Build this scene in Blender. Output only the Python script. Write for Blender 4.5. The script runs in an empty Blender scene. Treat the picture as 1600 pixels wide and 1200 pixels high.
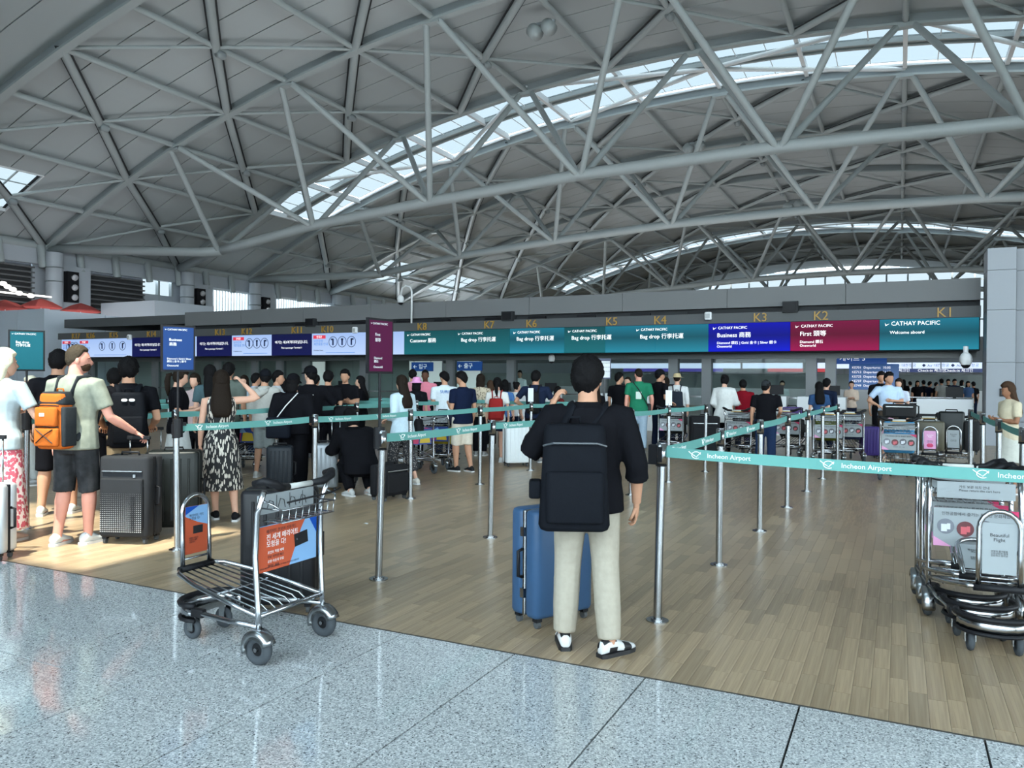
import bpy, bmesh, math, random
from mathutils import Vector, Matrix
random.seed(7)
SC = bpy.context.scene
COL = SC.collection
R_ = math.radians
# ---------------------------------------------------------------- camera
FPX, CX, CY, EYE = 1220.0, 800.0, 600.0, 1.62
YAW, PITCH, ROLL = R_(26.4), math.atan(9 / 1220.0), R_(0.4)
_fw = Vector((-math.sin(YAW), math.cos(YAW), 0)); _rt = Vector((math.cos(YAW), math.sin(YAW), 0)); _up = Vector((0, 0, 1))
CF = _fw * math.cos(PITCH) - _up * math.sin(PITCH)
_u0 = _up * math.cos(PITCH) + _fw * math.sin(PITCH)
CR = _rt * math.cos(ROLL) + _u0 * math.sin(ROLL)
CU = _u0 * math.cos(ROLL) - _rt * math.sin(ROLL)
CAM0 = Vector((0, 0, EYE))
cd = bpy.data.cameras.new('camera'); cam = bpy.data.objects.new('camera', cd); COL.objects.link(cam)
cd.sensor_width = 36; cd.lens = FPX / 1600 * 36; cd.clip_end = 600
m = Matrix((CR, CU, -CF)).transposed().to_4x4(); m.translation = CAM0
cam.matrix_world = m
SC.camera = cam
# ---------------------------------------------------------------- sky, sun, daylight through the glazed front
w = bpy.data.worlds.new('sky'); SC.world = w; w.use_nodes = True
wn = w.node_tree.nodes; wl = w.node_tree.links
bg = wn['Background']
tcw = wn.new('ShaderNodeTexCoord'); sx = wn.new('ShaderNodeSeparateXYZ'); wl.new(tcw.outputs['Generated'], sx.inputs[0])
cr = wn.new('ShaderNodeValToRGB'); wl.new(sx.outputs['Z'], cr.inputs[0])
cr.color_ramp.elements[0].position = 0.0; cr.color_ramp.elements[0].color = (0.86, 0.94, 1.0, 1)
cr.color_ramp.elements[1].position = 0.9; cr.color_ramp.elements[1].color = (0.62, 0.84, 1.0, 1)
wl.new(cr.outputs[0], bg.inputs[0]); bg.inputs[1].default_value = 13.0
def area_light(name, loc, rot, sx_, sy_, energy=0, color=(1, 1, 1), portal=False):
    l = bpy.data.lights.new(name, 'AREA'); l.shape = 'RECTANGLE'; l.size = sx_; l.size_y = sy_; l.energy = energy; l.color = color
    if portal: l.cycles.is_portal = True
    o = bpy.data.objects.new(name, l); COL.objects.link(o); o.location = loc; o.rotation_euler = rot
    return o
area_light('facade_daylight', (8.5, -15.7, 9.5), (R_(90), 0, R_(180)), 45, 15, portal=True)
area_light('side_daylight', (30.8, 6, 6.3), (R_(90), 0, R_(90)), 44, 9, portal=True)
# unseen fill lights, added above the islands and left block to brighten the vault
area_light('island_uplight', (-19, 28.0, 4.5), (R_(180), 0, 0), 36, 6, 1350, (0.95, 0.98, 1.0))
area_light('block_uplight', (-44, 31.0, 4.6), (R_(180), 0, 0), 8, 8, 200, (0.95, 0.98, 1.0))
area_light('far_island_uplight', (-11, 51.0, 4.5), (R_(180), 0, 0), 36, 6, 1200, (0.95, 0.98, 1.0))
area_light('farther_island_uplight', (-11, 76.0, 4.5), (R_(180), 0, 0), 36, 6, 1200, (0.95, 0.98, 1.0))
sl = bpy.data.lights.new('sun', 'SUN'); sl.energy = 15.0; sl.angle = R_(0.6); sl.color = (1.0, 0.93, 0.8)
SUN_ = bpy.data.objects.new('sun', sl); COL.objects.link(SUN_)
SUND = Vector((-0.10, 0.36, -1)).normalized()          # the way the sunlight travels
SUN_.rotation_euler = SUND.to_track_quat('-Z', 'Y').to_euler(); SUN_.location = (0, -30, 60)
vs = SC.view_settings
SC.display_settings.display_device = 'sRGB'
vs.view_transform = 'Standard'; vs.look = 'None'; vs.gamma = 1.0; vs.exposure = 0.0; vs.use_curve_mapping = False
SC.cycles.max_bounces = 8; SC.cycles.diffuse_bounces = 4; SC.cycles.glossy_bounces = 4; SC.cycles.transmission_bounces = 6
SC.cycles.transparent_max_bounces = 16; SC.cycles.sample_clamp_indirect = 6.0; SC.cycles.caustics_reflective = False; SC.cycles.caustics_refractive = False
SC.cycles.use_denoising = True
# ---------------------------------------------------------------- where a point of the photograph stands
def _ray(px, py): return CF * FPX + CR * (px - CX) - CU * (py - CY)
def onz(px, py, z=0.0):
    d = _ray(px, py); return CAM0 + d * ((z - EYE) / d.z)
def ony(px, py, y):
    d = _ray(px, py); return CAM0 + d * (y / d.y)
def onx(px, py, x):
    d = _ray(px, py); return CAM0 + d * (x / d.x)
def hor(px): return 591 + 0.00698 * (px - 800)
def spot(px, fy):                                       # floor point under an image column, from the row of the feet
    return onz(px, fy)
# ---------------------------------------------------------------- materials
MATS = {}
def nodes_of(name):
    m = bpy.data.materials.new(name); m.use_nodes = True
    nt = m.node_tree; b = nt.nodes['Principled BSDF']; return m, nt, b
def mat(name, col, rough=0.6, metal=0.0, noise=0.0, scale=20.0, bump=0.0, spec=0.5, emit=None, es=0.0, coat=0.0):
    if name in MATS: return MATS[name]
    m, nt, b = nodes_of(name)
    b.inputs['Base Color'].default_value = (*col, 1); b.inputs['Roughness'].default_value = rough
    b.inputs['Metallic'].default_value = metal; b.inputs['Specular IOR Level'].default_value = spec
    b.inputs['Coat Weight'].default_value = coat
    if noise or bump:
        tc = nt.nodes.new('ShaderNodeTexCoord'); n = nt.nodes.new('ShaderNodeTexNoise'); n.inputs['Scale'].default_value = scale; n.inputs['Detail'].default_value = 3
        nt.links.new(tc.outputs['Object'], n.inputs['Vector'])
        if noise:
            mx = nt.nodes.new('ShaderNodeMix'); mx.data_type = 'RGBA'
            mx.inputs[6].default_value = (*[c * (1 - noise) for c in col], 1); mx.inputs[7].default_value = (*[min(1, c * (1 + noise)) for c in col], 1)
            nt.links.new(n.outputs['Fac'], mx.inputs[0]); nt.links.new(mx.outputs[2], b.inputs['Base Color'])
        if bump:
            bp = nt.nodes.new('ShaderNodeBump'); bp.inputs['Strength'].default_value = bump; bp.inputs['Distance'].default_value = 0.01
            nt.links.new(n.outputs['Fac'], bp.inputs['Height']); nt.links.new(bp.outputs[0], b.inputs['Normal'])
    if emit:
        b.inputs['Emission Color'].default_value = (*emit, 1); b.inputs['Emission Strength'].default_value = es
    MATS[name] = m; return m
def s2l(r, g, b):
    f = lambda c: (c / 255 / 12.92) if c / 255 <= 0.04045 else ((c / 255 + 0.055) / 1.055) ** 2.4
    return (f(r), f(g), f(b))
def cloth(col, rough=0.85):
    k = 'cloth_%02d_%02d_%02d' % tuple(int(c * 99) for c in col)
    return mat(k, col, rough, noise=0.12, scale=30, bump=0.25, spec=0.04)
def glass_mat(name, tint, gloss=0.08, rough=0.02):
    if name in MATS: return MATS[name]
    m = bpy.data.materials.new(name); m.use_nodes = True; nt = m.node_tree; nt.nodes.clear()
    o = nt.nodes.new('ShaderNodeOutputMaterial'); t = nt.nodes.new('ShaderNodeBsdfTransparent'); g = nt.nodes.new('ShaderNodeBsdfGlossy'); x = nt.nodes.new('ShaderNodeMixShader')
    t.inputs[0].default_value = (*tint, 1); g.inputs['Roughness'].default_value = rough; x.inputs[0].default_value = gloss
    nt.links.new(t.outputs[0], x.inputs[1]); nt.links.new(g.outputs[0], x.inputs[2]); nt.links.new(x.outputs[0], o.inputs[0])
    MATS[name] = m; return m
def screen_mat(name, top, bottom, strength, axis='Z', band=False):
    """a lit screen whose picture runs from one colour at the top to another at the bottom (object space)"""
    if name in MATS: return MATS[name]
    m, nt, b = nodes_of(name)
    tc = nt.nodes.new('ShaderNodeTexCoord'); s = nt.nodes.new('ShaderNodeSeparateXYZ'); r = nt.nodes.new('ShaderNodeValToRGB')
    nt.links.new(tc.outputs['Generated'], s.inputs[0]); nt.links.new(s.outputs[axis], r.inputs[0])
    r.color_ramp.elements[0].color = (*bottom, 1); r.color_ramp.elements[1].color = (*top, 1)
    if band:
        e = r.color_ramp.elements.new(0.55); e.color = (*[c * 0.35 for c in bottom], 1)
    b.inputs['Base Color'].default_value = (0.01, 0.01, 0.01, 1); b.inputs['Roughness'].default_value = 0.6; b.inputs['Specular IOR Level'].default_value = 0.05
    nt.links.new(r.outputs[0], b.inputs['Emission Color']); b.inputs['Emission Strength'].default_value = strength
    MATS[name] = m; return m
# ---------------------------------------------------------------- mesh helpers
class MB:
    """collects vertices and faces for ONE mesh"""
    def __init__(s): s.v = []; s.f = []; s.mi = []; s.cur = 0
    def add(s, vs, fs):
        o = len(s.v); s.v += [tuple(p) for p in vs]; s.f += [tuple(i + o for i in f) for f in fs]; s.mi += [s.cur] * len(fs); return s
    def box(s, c, d, rot=None):
        x, y, z = d[0] / 2, d[1] / 2, d[2] / 2
        vs = [Vector(p) for p in ((-x, -y, -z), (x, -y, -z), (x, y, -z), (-x, y, -z), (-x, -y, z), (x, -y, z), (x, y, z), (-x, y, z))]
        if rot is not None: vs = [rot @ p for p in vs]
        c = Vector(c)
        return s.add([p + c for p in vs], [(0, 3, 2, 1), (4, 5, 6, 7), (0, 1, 5, 4), (1, 2, 6, 5), (2, 3, 7, 6), (3, 0, 4, 7)])
    def loft(s, rings, cap=True, closed=False):
        n = len(rings[0]); vs = [p for r in rings for p in r]; fs = []
        k = len(rings)
        for i in range(k if closed else k - 1):
            j = (i + 1) % k
            for a in range(n):
                b = (a + 1) % n; fs.append((i * n + a, i * n + b, j * n + b, j * n + a))
        if cap and not closed: fs += [tuple(reversed(range(n))), tuple((k - 1) * n + a for a in range(n))]
        return s.add(vs, fs)
    def tube(s, pts, r, n=8, closed=False, flat=None):
        pts = [Vector(p) for p in pts]; rs = r if isinstance(r, (list, tuple)) else [r] * len(pts); rings = []
        k = len(pts); ref = None
        for i, p in enumerate(pts):
            if closed: t = pts[(i + 1) % k] - pts[i - 1]
            else: t = pts[min(i + 1, k - 1)] - pts[max(i - 1, 0)]
            t.normalize()
            if ref is None:
                ref = Vector((0, 0, 1)) if abs(t.z) < 0.9 else Vector((1, 0, 0))
            a = ref - t * ref.dot(t)
            if a.length < 1e-4: a = t.orthogonal()
            a.normalize(); b = t.cross(a); ref = a
            rr = rs[i]; ra, rb = rr if isinstance(rr, (list, tuple)) else (rr, rr)
            rings.append([p + a * (ra * math.cos(2 * math.pi * q / n)) + b * (rb * math.sin(2 * math.pi * q / n)) for q in range(n)])
        return s.loft(rings, True, closed)
    def cyl(s, p, q, r, n=12, r2=None): return s.tube([p, q], [r, r if r2 is None else r2], n)
    def ell(s, c, d, n=10, k=6):
        c = Vector(c); rings = []
        for i in range(1, k):
            t = math.pi * i / k
            rings.append([c + Vector((d[0] * math.sin(t) * math.cos(2 * math.pi * q / n), d[1] * math.sin(t) * math.sin(2 * math.pi * q / n), -d[2] * math.cos(t))) for q in range(n)])
        return s.loft(rings)
    def rbox(s, c, d, r=0.03, n=3, rot=None, taper=1.0):
        """box with rounded vertical edges and softened top and bottom"""
        hx, hy, hz = d[0] / 2, d[1] / 2, d[2] / 2; r = min(r, hx * 0.99, hy * 0.99)
        def ring(ins, z, sc=1.0):
            pts = []
            for (sx_, sy_, a0) in ((1, 1, 0), (-1, 1, 90), (-1, -1, 180), (1, -1, 270)):
                for q in range(n + 1):
                    a = R_(a0 + 90 * q / n); rr = max(r - ins, 0.001)
                    pts.append(Vector((((hx - r) * sx_ + rr * math.cos(a)) * sc, ((hy - r) * sy_ + rr * math.sin(a)) * sc, z)))
            return pts
        e = min(r, hz * 0.5) * 0.6
        rings = [ring(e, -hz), ring(e * 0.3, -hz + e * 0.3), ring(0, -hz + e), ring(0, hz - e, taper), ring(e * 0.3, hz - e * 0.3, taper), ring(e, hz, taper)]
        c = Vector(c)
        rings = [[(rot @ p if rot is not None else p) + c for p in g] for g in rings]
        return s.loft(rings)
    def mesh(s, name, mats, smooth=False):
        me = bpy.data.meshes.new(name); me.from_pydata(s.v, [], s.f)
        for m_ in (mats if isinstance(mats, (list, tuple)) else [mats]): me.materials.append(m_)
        me.polygons.foreach_set('material_index', s.mi)
        if smooth: me.polygons.foreach_set('use_smooth', [True] * len(s.f))
        me.update(); return me
    def build(s, name, mats, parent=None, smooth=False):
        return link(name, s.mesh(name, mats, smooth), parent)
def link(name, data, parent=None):
    o = bpy.data.objects.new(name, data); COL.objects.link(o)
    if parent is not None: o.parent = parent
    return o
def tag(o, label=None, cat=None, group=None, kind=None):
    if label: o['label'] = label
    if cat: o['category'] = cat
    if group: o['group'] = group
    if kind: o['kind'] = kind
    return o
def empty(name, loc=(0, 0, 0), rz=0.0, label=None, cat=None, group=None, kind=None):
    o = link(name, None); o.location = loc; o.rotation_euler = (0, 0, rz); o.empty_display_size = 0.1
    return tag(o, label, cat, group, kind)
def copy_tree(o, parent=None):
    c = o.copy(); COL.objects.link(c); c.parent = parent
    for ch in list(o.children): copy_tree(ch, c)
    return c
_cylmesh = {}
def rod(name, p, q, r, m_, parent=None, n=10):
    """a straight bar that shares one unit cylinder mesh per material"""
    p, q = Vector(p), Vector(q); k = (m_.name, n)
    if k not in _cylmesh:
        _cylmesh[k] = MB().cyl((0, 0, 0), (0, 0, 1), 1, n).mesh('rod_mesh', m_, True)
    o = link(name, _cylmesh[k], parent); d = q - p
    o.matrix_basis = Matrix.Translation(p) @ d.to_track_quat('Z', 'Y').to_matrix().to_4x4() @ Matrix.Diagonal((r, r, d.length, 1))
    return o
_boxmesh = {}
def block(name, c, d, m_, parent=None, rz=0.0):
    """a box that shares one unit cube mesh per material"""
    if m_.name not in _boxmesh: _boxmesh[m_.name] = MB().box((0, 0, 0), (1, 1, 1)).mesh('block_mesh', m_)
    o = link(name, _boxmesh[m_.name], parent); o.location = c; o.scale = d; o.rotation_euler = (0, 0, rz); return o
TEXTS = []; FONTS = {}; LINE_GAP = 4.0
def text(body, size, loc, rot, m_, parent=None, align='LEFT', name='lettering', ext=0.002, bold=0.0, width=1.0):
    """lettering; equal texts share one mesh, made in settle() from one set of written lines"""
    k = (body, round(size, 4), m_.name, align, round(min(ext, 0.02), 4)); FONTS[k] = m_
    TEXTS.append((k, name, parent, loc, rot, width))
def written_lines():
    ls = sorted({l for k in FONTS for l in k[0].split('\n')})
    cu = bpy.data.curves.new('all_lines', 'FONT'); cu.body = '\n'.join(ls); cu.size = 1.0; cu.extrude = 0.02; cu.resolution_u = 2; cu.space_line = LINE_GAP
    return ls, link('all_lines', cu)
def letter_meshes(ls, me):
    vs = [v.co.copy() for v in me.vertices]; per = {i: [] for i in range(len(ls))}
    for p_ in me.polygons:
        per[min(len(ls) - 1, max(0, round(-(p_.center.y - 0.3) / LINE_GAP)))].append(tuple(p_.vertices))
    geo = {}
    for i, l in enumerate(ls):
        idx = {}; pts = []; fs = []
        for f in per[i]:
            for v in f:
                if v not in idx: idx[v] = len(pts); c = vs[v]; pts.append((c.x, c.y + LINE_GAP * i, c.z))
            fs.append(tuple(idx[v] for v in f))
        geo[l] = (pts, fs)
    out = {}
    for k, m_ in FONTS.items():
        body, size, _, align, ext = k; mb = MB()
        for j, l in enumerate(body.split('\n')):
            pts, fs = geo[l]
            if not fs: continue
            x0 = min(p_[0] for p_ in pts); x1 = max(p_[0] for p_ in pts); dx = -(x0 + x1) / 2 if align == 'CENTER' else 0
            mb.add([((x + dx) * size, (y - j) * size, z / 0.02 * ext) for x, y, z in pts], fs)
        out[k] = mb.mesh('lettering', m_)
    return out
REMESH = []
def remesh_obj(name, mb, mats, voxel, parent=None, smooth=4, extra=None):
    """a closed body grown together from overlapping tapered tubes; settled in one go at the end"""
    o = mb.build(name, mats, parent)
    r = o.modifiers.new('r', 'REMESH'); r.mode = 'VOXEL'; r.voxel_size = voxel; r.use_smooth_shade = True
    s = o.modifiers.new('s', 'SMOOTH'); s.factor = 0.5; s.iterations = smooth
    REMESH.append((o, mats if isinstance(mats, (list, tuple)) else [mats], extra)); return o
def settle():
    ls, src = written_lines()
    dg = bpy.context.evaluated_depsgraph_get()
    done = []
    for o, mats, extra in REMESH:
        done.append((o, mats, extra, bpy.data.meshes.new_from_object(o.evaluated_get(dg))))
    tme = bpy.data.meshes.new_from_object(src.evaluated_get(dg)); tx = letter_meshes(ls, tme); cu = src.data; bpy.data.objects.remove(src); bpy.data.curves.remove(cu); bpy.data.meshes.remove(tme)
    for o, mats, extra, me in done:
        o.modifiers.clear()
        if extra is not None:
            bm = bmesh.new(); bm.from_mesh(me)
            for f in bm.faces: f.smooth = True
            tmp = extra.mesh('x', mats, True); bm.from_mesh(tmp)
            bm.to_mesh(me); bm.free(); bpy.data.meshes.remove(tmp)
        me.materials.clear()
        for m_ in mats: me.materials.append(m_)
        old = o.data; o.data = me; me.name = o.name; bpy.data.meshes.remove(old)
    for k, name, parent, loc, rot, width in TEXTS:
        n = link(name, tx[k], parent); n.location = loc; n.rotation_euler = rot; n.scale = (width, 1, 1)
# common materials
M = dict(
    steel=mat('brushed_steel', (0.36, 0.37, 0.38), 0.26, 1.0), chrome=mat('polished_steel', (0.42, 0.43, 0.45), 0.18, 1.0),
    black=mat('black_plastic', (0.010, 0.010, 0.012), 0.5, spec=0.2), rubber=mat('grey_rubber', (0.06, 0.065, 0.07), 0.7), rubber_lt=mat('tyre_grey', (0.055, 0.062, 0.07), 0.75, spec=0.2),
    white=mat('white_paint', (0.75, 0.76, 0.77), 0.5), truss=mat('truss_paint', (0.36, 0.395, 0.40), 0.5), rib=mat('rib_paint', (0.27, 0.30, 0.31), 0.5),
    panel=mat('roof_panel', (0.41, 0.44, 0.45), 0.8, noise=0.04, scale=0.3), dark=mat('dark_gap', (0.02, 0.022, 0.025), 0.8),
    fascia=mat('fascia_grey', (0.10, 0.104, 0.108), 0.6, spec=0.2), fascia_lt=mat('fascia_light', (0.17, 0.174, 0.178), 0.6, spec=0.2), wallgrey=mat('wall_panel_grey', (0.42, 0.45, 0.49), 0.4),
    pillar=mat('pillar_panel', (0.19, 0.205, 0.23), 0.45), txt_w=mat('white_letter', (0.9, 0.9, 0.9), 0.5, emit=(1, 1, 1), es=0.8), txt_k=mat('dark_letter', (0.02, 0.02, 0.025), 0.6),
    ink_w=mat('white_ink', (0.85, 0.86, 0.86), 0.6), gold=mat('amber_numeral', (0.42, 0.24, 0.04), 0.5), tape=mat('teal_tape', (0.125, 0.33, 0.305), 0.7, noise=0.06, scale=8, spec=0.15),
    desk=mat('desk_white', (0.62, 0.64, 0.66), 0.4), paper=mat('placard_paper', (0.70, 0.72, 0.74), 0.5),
)
# ================================================================ THE HALL
def zroof(x):
    u = (x + 9.5) ** 2
    return 19.4555 - 0.00536514 * u - 3.61486e-7 * u * u
NX = [-49.9, -45.85, -42.0, -37.9, -33.75, -29.45, -24.9, -20.3, -15.2, -10.2, -5.1, 0.1, 5.0, 9.7, 14.2, 18.4, 22.5, 26.4, 30.2]
RIBS = [22.4, 32.0, 42.5, 49.5, 60.3, 72.0, 83.5, 94.5, 101.5, 112.5, 124.0, 136.0]
TRUSS = [(32.0, 42.5, 0.0), (49.5, 60.3, 0.65), (83.5, 94.5, 0.7), (101.5, 112.5, 0.7)]
SKY = [(42.5, 49.5), (94.5, 101.5)]
# ---- floors: granite slabs in front, oak parquet in the queueing area
def granite():
    m, nt, b = nodes_of('granite'); N = nt.nodes; L = nt.links
    tc = N.new('ShaderNodeTexCoord')
    v = N.new('ShaderNodeTexVoronoi'); v.inputs['Scale'].default_value = 150; L.new(tc.outputs['Object'], v.inputs['Vector'])
    n = N.new('ShaderNodeTexNoise'); n.inputs['Scale'].default_value = 75; n.inputs['Detail'].default_value = 4; L.new(tc.outputs['Object'], n.inputs['Vector'])
    r = N.new('ShaderNodeValToRGB'); L.new(v.outputs['Color'], r.inputs[0])
    r.color_ramp.interpolation = 'CONSTANT'
    for i, (p, c) in enumerate(((0, (0.085, 0.09, 0.095)), (0.16, (0.335, 0.352, 0.362)), (0.45, (0.48, 0.497, 0.505)), (0.7, (0.64, 0.656, 0.66)))):
        e = r.color_ramp.elements[i] if i < 2 else r.color_ramp.elements.new(p); e.position = p; e.color = (*c, 1)
    mx = N.new('ShaderNodeMix'); mx.data_type = 'RGBA'; mx.blend_type = 'OVERLAY'; mx.inputs[0].default_value = 0.55
    L.new(r.outputs[0], mx.inputs[6]); L.new(n.outputs['Fac'], mx.inputs[7]); L.new(mx.outputs[2], b.inputs['Base Color'])
    b.inputs['Roughness'].default_value = 0.08; b.inputs['Specular IOR Level'].default_value = 0.55
    return m
def oak(name, k, plankish=False):
    m, nt, b = nodes_of(name); N = nt.nodes; L = nt.links
    tc = N.new('ShaderNodeTexCoord'); mp = N.new('ShaderNodeMapping'); mp.inputs['Scale'].default_value = (1, 0.08, 1)
    L.new(tc.outputs['Object' if plankish else 'Generated'], mp.inputs[0])
    if not plankish: mp.inputs['Scale'].default_value = (1.2, 0.12, 1)
    n = N.new('ShaderNodeTexNoise'); n.inputs['Scale'].default_value = 45 if plankish else 5; n.inputs['Detail'].default_value = 5; n.inputs['Distortion'].default_value = 0.6
    L.new(mp.outputs[0], n.inputs['Vector'])
    r = N.new('ShaderNodeValToRGB'); L.new(n.outputs['Fac'], r.inputs[0])
    d = (0.29, 0.20, 0.120); l = (0.46, 0.345, 0.222)
    r.color_ramp.elements[0].position = 0.3; r.color_ramp.elements[0].color = (*[c * k for c in d], 1); r.color_ramp.elements[1].position = 0.75; r.color_ramp.elements[1].color = (*[c * k for c in l], 1)
    out = r.outputs[0]
    if plankish:                                           # beyond the laid planks: strip pattern too fine to pick apart
        sp = N.new('ShaderNodeMapping'); sp.inputs['Rotation'].default_value = (0, 0, R_(90)); L.new(tc.outputs['Object'], sp.inputs[0])
        br = N.new('ShaderNodeTexBrick'); br.inputs['Scale'].default_value = 1.0; br.inputs['Brick Width'].default_value = 0.46; br.inputs['Row Height'].default_value = 0.075
        br.inputs['Mortar Size'].default_value = 0.0; br.inputs['Color1'].default_value = (0.62, 0.62, 0.62, 1); br.inputs['Color2'].default_value = (1.08, 1.05, 1.0, 1); br.offset = 0.37
        L.new(sp.outputs[0], br.inputs['Vector'])
        mx = N.new('ShaderNodeMix'); mx.data_type = 'RGBA'; mx.blend_type = 'MULTIPLY'; mx.inputs[0].default_value = 0.6
        L.new(out, mx.inputs[6]); L.new(br.outputs['Color'], mx.inputs[7]); out = mx.outputs[2]
    L.new(out, b.inputs['Base Color']); b.inputs['Roughness'].default_value = 0.30; b.inputs['Specular IOR Level'].default_value = 0.4
    return m
GRAN = granite()
floor = MB().box((-10, 60, -0.13), (82, 160, 0.2)).build('floor', mat('floor_bed', (0.03, 0.03, 0.032), 0.9)); tag(floor, kind='structure')
TX0, TS, TY0, TD = 0.36, 0.79, 4.112, 1.355
tile_me = MB().box((0, 0, -0.015), (TS - 0.010, TD - 0.010, 0.03)).mesh('granite_tile', GRAN)
tiles_far = MB()
for i in range(-34, 20):
    for j in range(0, 14):
        c = (TX0 + TS * (i + 0.5), TY0 - TD * (j + 0.5))
        if -9.2 < c[0] < 2.3 and c[1] > 0.0 and j < 3:
            o = link('granite_tile', tile_me, floor); o.location = (c[0], c[1], 0)
        elif -27 < c[0] < 15: tiles_far.box((c[0], c[1], -0.015), (TS - 0.010, TD - 0.010, 0.03))
o = tiles_far.build('granite_tiling', GRAN, floor); tag(o, kind='stuff')
wood_far = MB()
WY0 = TY0 + 0.012
OAK = [oak('oak_plank_%d' % i, k) for i, k in enumerate((0.80, 0.9, 1.0, 1.08))]
OAKF = oak('oak_parquet', 0.93, True)
PW = 0.088
plank_me = {}
cand = []
rnd = random.Random(11)
i = 0
x = -12.0
while x < 3.2:
    y = WY0 - rnd.random() * 0.4
    while y < 9.2:
        ln = rnd.choice((0.36, 0.48, 0.6)); y0 = max(y, WY0); y1 = y + ln
        if y1 - y0 > 0.03: cand.append((x + PW / 2, (y0 + y1) / 2, y1 - y0, rnd.randrange(4)))
        y = y1
    x += PW
def _seen(c):
    p = Vector((c[0], c[1], 0)) - CAM0; z = p.dot(CF)
    u = CX + FPX * p.dot(CR) / z; return 0 < u < 1600, z
vis = sorted([(z, c) for c in cand for ok, z in [_seen(c)] if ok])
near = set(id(c) for _, c in vis[:300])
far_p = MB()
for c in cand:
    if id(c) in near:
        k = (c[3], round(c[2], 2))
        if k not in plank_me: plank_me[k] = MB().box((0, 0, -0.01), (PW - 0.0012, k[1] - 0.0012, 0.02)).mesh('plank', OAK[c[3]])
        o = link('plank', plank_me[k], floor); o.location = (c[0], c[1], 0)
    else:
        far_p.cur = c[3]; far_p.box((c[0], c[1], -0.01), (PW - 0.0012, c[2] - 0.0012, 0.02))
tag(far_p.build('parquet_strip', OAK, floor), kind='stuff')
yend = 9.0
MB().box((-10, 9.0 + 61.5, -0.018), (82, 123 + 0.0, 0.03)).build('parquet_beyond', OAKF, floor)
MB().box((-31.5, 6.6, -0.018), (39, 4.9, 0.03)).build('parquet_beyond', OAKF, floor)
MB().box((17.2, 6.6, -0.018), (28, 4.9, 0.03)).build('parquet_beyond', OAKF, floor)
MB().box((-10, TY0 + 0.003, -0.006), (82, 0.016, 0.014)).build('joint_strip', mat('joint_metal', (0.05, 0.045, 0.04), 0.5), floor)
# ---- roof: curved panels in strips, ribs, trusses, lattice
ceiling = empty('ceiling', kind='structure')
def strip(mb, y0, y1, x0, x1, lift, thick, n=26):
    rings = []
    for i in range(n + 1):
        x = x0 + (x1 - x0) * i / n; z = zroof(x) + lift
        rings.append([(x, y0, z), (x, y1, z), (x, y1, z + thick), (x, y0, z + thick)])
    mb.loft(rings)
XL, XR = -50.6, 31.0
bays = [(-17, -5.5), (-5.5, 1.5), (1.5, 12.0), (12.0, 22.4)] + list(zip(RIBS[:-1], RIBS[1:]))
SUNWIN = (-16.0, -4.1, -2.95, -1.05)     # unseen skylight opening, sized to shape the sun patch on the floor: x0, x1, y0, y1
for (b0, b1) in bays:
    if (b0, b1) in SKY:
        for xa, xb in ((XL, -42.0), (24, XR)):
            for k in range(3):
                ya = b0 + (b1 - b0) * k / 3; mb = MB(); strip(mb, ya + 0.03, ya + (b1 - b0) / 3 - 0.03, xa, xb, 0.45, 0.1, 6); mb.build('roof_panel', M['panel'], ceiling)
            mb = MB(); strip(mb, b0 - 0.2, b1 + 0.2, xa, xb, 0.62, 0.05, 6); mb.build('panel_joint', M['dark'], ceiling)
        continue
    ns = max(3, round((b1 - b0) / 2.0)); wv = (b1 - b0) / ns
    lattice_bay = (b0, b1) in ((22.4, 32.0), (60.3, 72.0), (72.0, 83.5))
    for k in range(ns):
        ya, yb = b0 + wv * k + 0.03, b0 + wv * (k + 1) - 0.03
        segs = [(XL, XR)]
        if lattice_bay and 1 <= k <= ns - 3: segs = [(XL, -47.6), (-44.0, XR)]
        if b0 == -5.5: segs = [(XL, SUNWIN[0]), (SUNWIN[1], XR)]
        for xa, xb in segs:
            mb = MB(); strip(mb, ya, yb, xa, xb, 0.45, 0.1, 30); mb.build('roof_panel', M['panel'], ceiling)
        if b0 == -5.5:
            for p, q in ((ya, min(yb, SUNWIN[2])), (max(ya, SUNWIN[3]), yb)):
                if q - p > 0.02: mb = MB(); strip(mb, p, q, SUNWIN[0], SUNWIN[1], 0.45, 0.1, 6); mb.build('roof_panel', M['panel'], ceiling)
for (b0, b1) in bays:                                  # dark backing over every joint
    if (b0, b1) in SKY: continue
    ns = max(3, round((b1 - b0) / 2.0)); wv = (b1 - b0) / ns
    for k in range(ns):
        y = b0 + wv * k; segs = [(XL, XR)]
        if b0 == -5.5 and SUNWIN[2] - 0.2 < y < SUNWIN[3] + 0.2: segs = [(XL, SUNWIN[0]), (SUNWIN[1], XR)]
        if b0 in (22.4, 60.3, 72.0) and 2 <= k <= ns - 3: segs = [(XL, -47.6), (-44.0, XR)]
        for xa, xb in segs:
            mb = MB(); strip(mb, y - 0.2, y + 0.2, xa, xb, 0.56, 0.05, 24); mb.build('panel_joint', M['dark'], ceiling)
GLZ = glass_mat('fritted_glass', (0.262, 0.277, 0.282), 0.01)
GLZ2 = glass_mat('clear_glass', (0.9, 0.93, 0.93), 0.06)
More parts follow.
